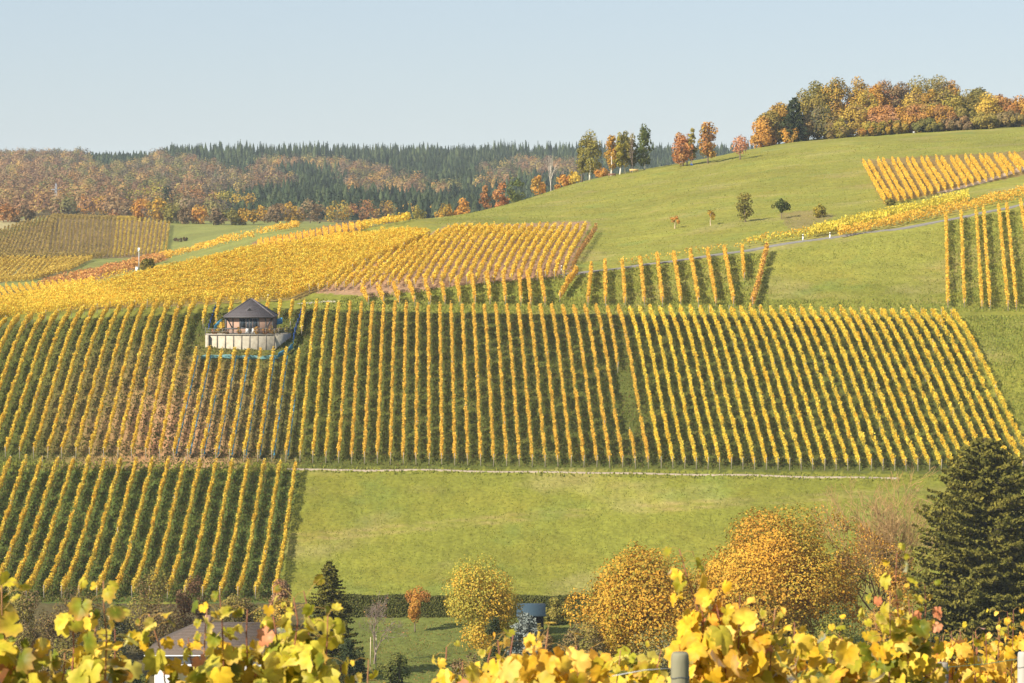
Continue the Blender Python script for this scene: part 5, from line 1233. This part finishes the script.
def person(loc, label, top, trousers, hair, pose='stand', rz=0.0):
    t = thing('person', tuple(loc), label, 'person', None, rz)
    if pose == 'stand':
        J = {'pel': (0, 0, .93), 'wst': (0, 0, 1.08), 'chs': (0, 0, 1.30), 'nck': (0, 0, 1.50), 'hd': (0, -.02, 1.62), 'top': (0, -.01, 1.72),
             'lh': (.09, 0, .90), 'lk': (.10, -.06, .50), 'la': (.10, .02, .09), 'lt': (.11, -.14, .04), 'rh': (-.09, 0, .90), 'rk': (-.10, .0, .50), 'ra': (-.10, .12, .10), 'rt': (-.11, -.03, .04),
             'ls': (.19, 0, 1.42), 'le': (.25, .03, 1.14), 'lw': (.25, -.06, .90), 'lf': (.25, -.10, .80), 'rs': (-.19, 0, 1.42), 're': (-.25, .05, 1.14), 'rw': (-.24, -.02, .90), 'rf': (-.24, -.05, .80)}
    else:
        J = {'pel': (0, 0, .16), 'wst': (0, -.02, .30), 'chs': (0, -.05, .52), 'nck': (0, -.08, .72), 'hd': (0, -.11, .84), 'top': (0, -.10, .94),
             'lh': (.10, -.05, .15), 'lk': (.13, -.36, .44), 'la': (.12, -.62, .09), 'lt': (.12, -.76, .05), 'rh': (-.10, -.05, .15), 'rk': (-.13, -.36, .44), 'ra': (-.12, -.62, .09), 'rt': (-.12, -.76, .05),
             'ls': (.18, -.06, .64), 'le': (.24, -.18, .42), 'lw': (.14, -.38, .46), 'lf': (.06, -.44, .44), 'rs': (-.18, -.06, .64), 're': (-.24, -.18, .42), 'rw': (-.14, -.38, .46), 'rf': (-.06, -.44, .44)}
    E = ['pel wst', 'wst chs', 'chs nck', 'nck hd', 'hd top', 'pel lh', 'lh lk', 'lk la', 'la lt', 'pel rh', 'rh rk', 'rk ra', 'ra rt', 'chs ls', 'ls le', 'le lw', 'lw lf', 'chs rs', 'rs re', 're rw', 'rw rf']
    Rd = dict(pel=.15, wst=.14, chs=.16, nck=.06, hd=.10, top=.07, lh=.10, lk=.07, la=.045, lt=.04, rh=.10, rk=.07, ra=.045, rt=.04, ls=.075, le=.05, lw=.035, lf=.03, rs=.075, re=.05, rw=.035, rf=.03)
    kn = list(J); me = bpy.data.meshes.new('person_body'); me.from_pydata([J[a] for a in kn], [tuple(kn.index(b) for b in e_.split()) for e_ in E], [])
    o = bpy.data.objects.new('body', me); COL.objects.link(o); o.parent = t
    sk = o.modifiers.new('skin', 'SKIN'); sv = me.skin_vertices[0].data
    for i_, a in enumerate(kn): sv[i_].radius = (Rd[a], Rd[a])
    sv[0].use_root = True
    sb = o.modifiers.new('sub', 'SUBSURF'); sb.levels = 1; sb.render_levels = 1
    mt = bpy.data.materials.new('clothed_body'); mt.use_nodes = True; nt = mt.node_tree; pb = nt.nodes['Principled BSDF']; pb.inputs['Roughness'].default_value = .9
    tc = nt.nodes.new('ShaderNodeTexCoord'); sx = nt.nodes.new('ShaderNodeSeparateXYZ'); nt.links.new(tc.outputs['Object'], sx.inputs[0]); rp = nt.nodes.new('ShaderNodeValToRGB'); rp.color_ramp.interpolation = 'CONSTANT'
    hip, nk = (J['pel'][2] + .04) / 2, (J['nck'][2] + .02) / 2
    rp.color_ramp.elements[0].position = 0; rp.color_ramp.elements[0].color = (*trousers, 1); rp.color_ramp.elements[1].position = hip; rp.color_ramp.elements[1].color = (*top, 1)
    e3 = rp.color_ramp.elements.new(nk); e3.color = (*S(214, 170, 142), 1)
    ml = nt.nodes.new('ShaderNodeMath'); ml.operation = 'MULTIPLY'; ml.inputs[1].default_value = .5
    nt.links.new(sx.outputs[2], ml.inputs[0]); nt.links.new(ml.outputs[0], rp.inputs[0]); nt.links.new(rp.outputs[0], pb.inputs[0]); me.materials.append(mt)
    q = MB(); a = np.linspace(0, 2 * np.pi, 9)[:-1]; hc = np.array(J['hd']) + [0, .025, .03]
    tube(q, [hc + [0, .02, -.06], hc + [0, .01, .02], hc + [0, 0, .09], hc + [0, 0, .125]], [.105, .122, .095, .03], hair, 8); q.build('hair', M_CLOTH, t)
    return t
person(at(574, 182.8, 500), 'walker in a pale top and dark trousers on the crest meadow', S(226, 222, 216), S(50, 52, 66), S(60, 46, 36), rz=.6)
person(at(687, 166.3, 500), 'person in dark clothes standing under the red cherry tree', S(38, 40, 42), S(30, 32, 36), S(40, 32, 26), rz=-.4)
person(at(691, 165.8, 500), 'person in blue sitting on the grass under the red cherry tree', S(40, 84, 160), S(40, 60, 110), S(50, 40, 30), 'sit', rz=.9)

# ------------------------------------------------------------------ meadow grass tufts
def tufts(poly, n, size, colr, dmin=385, dmax=700):
    x0 = min(p[0] for p in poly); x1 = max(p[0] for p in poly)
    d = np.sqrt(rng.uniform(dmin ** 2, dmax ** 2, n * 3)); px = rng.uniform(x0, x1, n * 3); x = (px - CX) / F * d; z = tz(x, d); py = HY - F * z / d
    k = inpoly(px, py, poly) & (fbm(x, d, 9, 31) + rng.normal(size=n * 3) * .8 > -0.1); x, d, z = x[k][:n], d[k][:n], z[k][:n]; n = len(x)
    h = size * rng.uniform(.5, 1.5, n); w = size * rng.uniform(.5, 1.1, n); a = rng.uniform(0, np.pi, n); c = np.stack([np.cos(a), np.sin(a), 0 * a], 1); ln = rng.normal(size=(n, 3)) * .3 * size; ln[:, 2] = 0
    B = np.stack([x, d, z - .03], 1)
    v = np.stack([B - c * w[:, None] / 2, B + c * w[:, None] / 2, B + c * w[:, None] * .3 + ln + UP * h[:, None], B - c * w[:, None] * .4 + ln * .7 + UP * (h * .8)[:, None]], 1).reshape(-1, 3)
    col = colr[rng.integers(0, len(colr), n)] * rng.uniform(.8, 1.15, (n, 1)); return v, np.arange(4 * n).reshape(n, 4), np.repeat(col, 4, 0)
q = MB(); gc = pal((148, 148, 54), (138, 144, 50), (158, 152, 64), (130, 140, 50))
q.add(*tufts([(300, 474), (930, 482), (940, 604), (276, 602)], 34000, .14, gc, 392, 442))
q.add(*tufts([(300, 466), (930, 476), (1060, 478), (1060, 484), (300, 473)], 9000, .28, gc, 430, 450))
q.add(*tufts([(430, 222), (560, 187), (760, 152), (1024, 132), (1024, 160), (868, 160), (885, 205), (800, 240), (590, 270)], 26000, .18, gc, 540, 860))
q.add(*tufts([(768, 252), (945, 226), (948, 312), (760, 312)], 9000, .18, gc, 500, 600))
q.add(*tufts([(960, 316), (1060, 316), (1060, 480), (1030, 470)], 9000, .26, gc, 430, 520))
q.add(*tufts([(300, 300), (945, 300), (950, 318), (512, 314), (300, 310)], 9000, .3, gc, 500, 530))
gl = pal((104, 114, 44), (90, 102, 38), (122, 120, 50), (118, 100, 54))
q.add(*tufts([(-60, 462), (-60, 340), (60, 320), (300, 311), (512, 315), (950, 320), (1030, 472), (930, 471), (500, 467)], 110000, .24, gl, 425, 520))
q.add(*tufts([(-40, 472), (300, 473), (276, 602), (-40, 602)], 45000, .24, gl, 392, 445))
q.add(*tufts([(340, 298), (560, 276), (768, 253), (768, 310), (512, 312), (340, 308)], 24000, .3, gc, 505, 580))
q.add(*tufts([(946, 222), (1060, 205), (1060, 312), (946, 312)], 12000, .3, gc, 505, 600))
q.add(*tufts([(-40, 462), (290, 464), (290, 473), (-40, 471)], 9000, .3, gc, 430, 450))
q.add(*tufts([(345, 622), (560, 622), (600, 700), (330, 700)], 16000, .12, pal((122, 128, 56), (112, 120, 50), (138, 130, 62), (160, 120, 60)), 306, 376))
tag(q.build('grass', M_LEAF), 'short tufted meadow grass on the green slopes', 'grass', kind='stuff')

# ------------------------------------------------------------------ grapevines in front, on the near slope
def leaf_template():
    ang = np.array([-165, -140, -120, -98, -78, -62, -44, -26, -12, 0, 12, 26, 44, 62, 78, 98, 120, 140, 165]) * np.pi / 180
    rad = np.array([.50, .68, .76, .74, .86, .78, .95, .82, .97, 1.10, .97, .82, .95, .78, .86, .74, .76, .68, .50])
    jag = 1 + .05 * np.array([(-1) ** i for i in range(19)])
    rad = rad * jag * .5
    outer = np.stack([np.sin(ang) * rad, np.cos(ang) * rad], 1); inner = outer * .52
    v2 = np.concatenate([[[0, 0]], inner, outer]); n = 19
    tri = np.array([(0, 1 + i, 2 + i) for i in range(n - 1)]); qd = np.array([(1 + i, 1 + n + i, 2 + n + i, 2 + i) for i in range(n - 1)])
    return v2, tri, qd, np.concatenate([ang[:1] * 0, ang, ang])
LV2, LT, LQ, LA = leaf_template()
def grape_leaves(mb, P, N, size, base, edge):
    n = len(P); N = unit(N)
    down = np.tile(np.array([0, 0, -1.0]), (n, 1)) + rng.normal(size=(n, 3)) * .55
    t = unit(down - N * (down * N).sum(1, keepdims=True)); s = np.cross(N, t)
    r2 = (LV2 ** 2).sum(1); curl = rng.uniform(-2.3, .7, (n, 1)); fold = rng.uniform(-.2, .65, (n, 1)); wav = rng.uniform(.02, .10, (n, 1)); ph = rng.uniform(0, 6.28, (n, 1))
    hgt = curl * r2[None] * .55 + fold * np.abs(LV2[:, 0])[None] + wav * np.sin(LA[None] * 5 + ph) * np.sqrt(r2)[None]
    sq = rng.uniform(.8, 1.1, (n, 1))
    v = P[:, None] + size[:, None, None] * (s[:, None] * (LV2[None, :, 0] * sq)[..., None] + t[:, None] * LV2[None, :, 1:2] + N[:, None] * hgt[..., None])
    k = LV2.shape[0]; off = (np.arange(n) * k)[:, None, None]
    f = [(LT[None] + off).reshape(-1, 3), (LQ[None] + off).reshape(-1, 4)]
    w = np.clip(np.sqrt(r2) / .5, 0, 1) ** 2.2; ew = rng.uniform(0, 1, (n, 1)) ** 1.1
    vein = (np.cos(LA * 5.2) > .6) * .12 * (r2 > 0)
    mixw = np.clip(w[None] * ew, 0, 1)[..., None]
    c = base[:, None] * (1 - mixw) + edge[:, None] * mixw; c = c * (1 + vein[None, :, None])
    mb.add(v.reshape(-1, 3), f, np.clip(c.reshape(-1, 3), 0, .92))
def rawpal(*cs): return np.array([S(*c) for c in cs])
G_LIME = rawpal((196, 190, 60), (214, 204, 76), (176, 176, 56), (222, 210, 104), (132, 144, 44), (112, 128, 42), (206, 192, 60))
G_YEL = rawpal((240, 206, 64), (246, 212, 80), (232, 190, 50), (240, 196, 58), (204, 188, 54), (170, 168, 50), (248, 220, 100))
G_GOLD = rawpal((246, 200, 84), (250, 190, 72), (240, 178, 60), (250, 212, 110), (236, 196, 70))
EDGE = rawpal((226, 180, 62), (196, 128, 58), (240, 204, 110), (150, 110, 50), (206, 150, 84))
BROWN = rawpal((206, 132, 88), (214, 150, 108), (186, 112, 74))
def grapevine(label, shoots, d, lp, seed, fill, lsize=.115, brown=.02, group='grapevines in the near row', mat_row=True, step=.024, leaf_out=.085):
    """shoots: (base px, base py, tip px, tip py) of upright canes at depth d; fill: outline points (px, py) the leafy mass reaches up to"""
    cxm = np.mean([s_[0] for s_ in shoots]); gx = (cxm - CX) / F * d; gz_ = float(tz(gx, d)); t = thing('grapevine', (gx, d, gz_), label, 'grapevine', group)
    o = np.array([gx, d, gz_]); cn = MB(); lv = MB(); Ps = []; Ns = []; Sz = []
    W3 = lambda px, py, dd: np.array([(px - CX) / F * dd, dd, (HY - py) / F * dd])
    for (bx, by, tx, ty) in shoots:
        d0 = d + rng.uniform(-.15, .15); a = W3(bx, by, d0); b = W3(tx, ty, d0 + rng.uniform(-.2, .2)); n = 9; f = np.linspace(0, 1, n)[:, None]
        p = a + (b - a) * f; L = np.linalg.norm(b - a); p[1:, :] += np.cumsum(rng.normal(size=(n - 1, 3)) * L * .008, 0)
        tube(cn, p - o, np.linspace(.0058, .0022, n), pal((168, 92, 62), (150, 84, 56), (178, 116, 72))[rng.integers(0, 3)], 5)
        m = int(L / step); ff = np.linspace(.02, 1, m); q_ = np.stack([np.interp(ff, f[:, 0], p[:, j]) for j in range(3)], 1)
        side = np.where(np.arange(m) % 2 == 0, 1, -1)[:, None] * np.array([[1.0, .35, .15]]) + rng.normal(size=(m, 3)) * .55
        lo = q_ + unit(side) * (leaf_out * rng.uniform(.4, 1.1, (m, 1)))
        sz = lsize * rng.uniform(.6, 1.25, m) * np.interp(ff, [0, .75, 1], [1.1, .95, .45])
        for q0, q1 in zip(q_, lo): tube(cn, [q0 - o, (q0 + q1) / 2 + [0, 0, .012] - o, q1 - o], .0012, S(186, 150, 76), 3, False)
        Ps.append(lo); Ns.append(side * .7 + np.array([-.35, -.75, .35]) + rng.normal(size=(m, 3)) * .55); Sz.append(sz)
    if fill:
        fx = [a for a, _ in fill]; fy = [b for _, b in fill]; x0, x1 = min(fx), max(fx); area = (x1 - x0) * d / F * 1.0; n = int(area * 560)
        px = rng.uniform(x0, x1, n); top = np.interp(px, fx, fy); py = top + (rng.random(n) ** 1.15) * (860 - top); dd = d + rng.normal(size=n) * .20
        Ps.append(np.stack([(px - CX) / F * dd, dd, (HY - py) / F * dd], 1)); Ns.append(np.array([-.35, -.7, .4]) + rng.normal(size=(n, 3)) * .65); Sz.append(lsize * rng.uniform(.6, 1.25, n))
    P = np.concatenate(Ps); N = np.concatenate(Ns); Sz = np.concatenate(Sz); n = len(P)
    base = lp[rng.integers(0, len(lp), n)] * rng.uniform(.66, .98, (n, 1)) * np.array([1.0, .95, .85]); edge = EDGE[rng.integers(0, len(EDGE), n)]
    kb = rng.random(n) < brown; base[kb] = BROWN[rng.integers(0, 3, kb.sum())]; edge[kb] = BROWN[rng.integers(0, 3, kb.sum())]
    grape_leaves(lv, P - o, N, Sz, base, edge)
    lv.build('foliage', M_GRAPE, t); cn.build('canes', M_BARK, t, smooth=True)
    tr = MB(); zt_ = (HY - 860) / F * d - gz_; tube(tr, [(0, 0, -.2), (.03, .02, zt_ * .4), (-.02, 0, zt_ * .8), (.01, 0, zt_ + .2)], [.035, .028, .03, .018], S(92, 74, 60), 8); tr.build('trunk', M_BARK, t, smooth=True)
    return t
grapevine('pale yellow-green grapevine at the left corner', [(12, 800, 4, 590), (60, 800, 74, 600), (30, 800, 28, 640), (48, 800, 62, 655), (100, 800, 104, 584), (78, 800, 92, 610), (-20, 800, -10, 584), (115, 800, 118, 632)], 10.2, np.concatenate([G_LIME, G_YEL[:2]]), 1, [(-40, 636), (18, 650), (45, 700), (75, 672), (118, 668), (132, 760)], .125, .015)
grapevine('yellow-green grapevine in front of the cottage roof', [(200, 800, 160, 612), (196, 800, 206, 598), (232, 800, 222, 600), (240, 800, 252, 612), (214, 800, 186, 640), (262, 800, 246, 655)], 10.8, np.concatenate([G_LIME, G_YEL[:3]]), 2, [(166, 740), (186, 668), (225, 646), (264, 660)], .118, .015)
grapevine('tall lime-green grapevine left of the garden lawn', [(300, 800, 292, 594), (312, 800, 304, 600), (290, 800, 280, 620), (322, 800, 332, 620), (330, 800, 338, 664), (276, 800, 264, 640)], 10.6, G_LIME, 3, [(254, 690), (280, 640), (318, 650), (345, 720)], .12, .015)
grapevine('small low yellow grapevine at the lower edge of the lawn', [(372, 830, 370, 668), (440, 830, 446, 652), (452, 830, 462, 662), (470, 830, 486, 640)], 11.2, np.concatenate([G_LIME[:3], G_YEL]), 4, [(415, 690), (450, 670), (478, 664), (500, 710)], .095, .015)
grapevine('golden grapevine in front of the blue-roofed shed', [(505, 820, 512, 640), (520, 820, 500, 632), (535, 820, 543, 622), (560, 820, 578, 640), (548, 820, 532, 650)], 10.9, np.concatenate([G_GOLD, G_YEL]), 5, [(485, 680), (520, 650), (560, 664), (600, 656), (610, 700)], .118, .015)
grapevine('yellow and lime grapevine left of the weathered post', [(600, 820, 618, 646), (622, 820, 640, 660), (635, 820, 656, 652), (592, 820, 590, 644)], 11.8, np.concatenate([G_YEL, G_LIME]), 6, [(590, 670), (620, 655), (655, 660), (670, 690)], .1, .015)
grapevine('tall bright yellow grapevine right of the weathered post', [(740, 800, 679, 537), (722, 800, 700, 588), (735, 800, 742, 598), (752, 800, 766, 620), (712, 800, 690, 610), (760, 800, 774, 610), (745, 800, 720, 600), (705, 800, 688, 640)], 11.4, np.concatenate([G_YEL, G_LIME[:2], G_GOLD[:2]]), 7, [(672, 700), (695, 630), (735, 612), (785, 650), (800, 690)], .125, .015)
grapevine('yellow-green grapevine between the tall yellow one and the tallest shoot', [(800, 800, 796, 622), (825, 800, 834, 624), (842, 800, 850, 640), (786, 800, 780, 630), (860, 800, 866, 650)], 12.6, np.concatenate([G_LIME, G_YEL]), 8, [(772, 660), (800, 640), (840, 640), (880, 655)], .115, .015)
grapevine('tall yellow grapevine with the highest shoot before the big spruce', [(908, 800, 899, 548), (896, 800, 888, 590), (912, 800, 926, 586), (888, 800, 876, 612), (920, 800, 918, 606), (905, 800, 906, 600)], 12.4, np.concatenate([G_YEL[:3], G_LIME]), 9, [(868, 670), (892, 630), (918, 620), (938, 670)], .105, .05)
for i, (x0, x1, lab) in enumerate([(928, 978, 'small-leaved golden grapevine of the row behind, by the short grey post'), (976, 1040, 'small-leaved golden grapevine of the row behind, under the big spruce')]):
    sh_ = [(x, 790, x + rng.uniform(-8, 8), np.interp(x, [928, 960, 985, 1005, 1020, 1040], [634, 630, 638, 612, 606, 600])) for x in np.arange(x0, x1, 7)]
    grapevine(lab, sh_, 19.0 + .6 * i, np.concatenate([G_GOLD, G_YEL]), 10 + i, [(x0 - 3, 650), ((x0 + x1) / 2, 640), (x1 + 3, 636 if i == 0 else 626)], .115, .05, 'grapevines in the row behind', step=.06)

# posts and wires of the near rows
def near_post(px, py, d, wpx, col, label):
    x = (px - CX) / F * d; z0 = float(tz(x, d)); zt_ = (HY - py) / F * d; r = wpx / 2 * d / F; t = thing('vineyard_post', (x, d, z0), label, 'post', 'posts of the near vine rows')
    q = MB(); h = zt_ - z0; tube(q, [(0, 0, -.3), (0, 0, h - .03), (0, 0, h - .008), (0, 0, h)], [r, r, r * .93, r * .8], col, 16); q.build('shaft', M_WOOD, t, smooth=False)
    q = MB(); tube(q, [(r * 1.02 * math.cos(a), r * 1.02 * math.sin(a), h - .09 + .004 * math.sin(3 * a)) for a in np.linspace(0, 6.3, 18)], .0022, S(70, 74, 76), 5); q.build('wire_loop', M_PAINT, t)
near_post(680, 652.5, 10.5, 18.5, S(126, 122, 98), 'weathered grey-green wooden post left of the tall bright yellow grapevine')
near_post(942.5, 662.5, 18.2, 12, S(150, 138, 122), 'pale grey post among the small golden leaves')
near_post(1023, 652, 17.2, 11, S(178, 170, 158), 'whitish post at the right-hand end of the golden row')
def wire(pts, label, col=S(150, 152, 150)):
    q = MB(); tube(q, [np.array([(px - CX) / F * d, d, (HY - py) / F * d]) for px, py, d in pts], .0016, col, 5); tag(q.build('trellis_wire', M_PAINT), label, 'wire', 'trellis wires')
wire([(612, 676, 10.5), (645, 670, 10.5), (676, 668, 10.55)], 'thin trellis wire running left from the weathered post', S(190, 192, 190))
wire([(936, 668, 18.1), (985, 664, 17.7), (1024, 658, 17.2)], 'thin trellis wire between the pale grey and whitish posts', S(60, 110, 90))
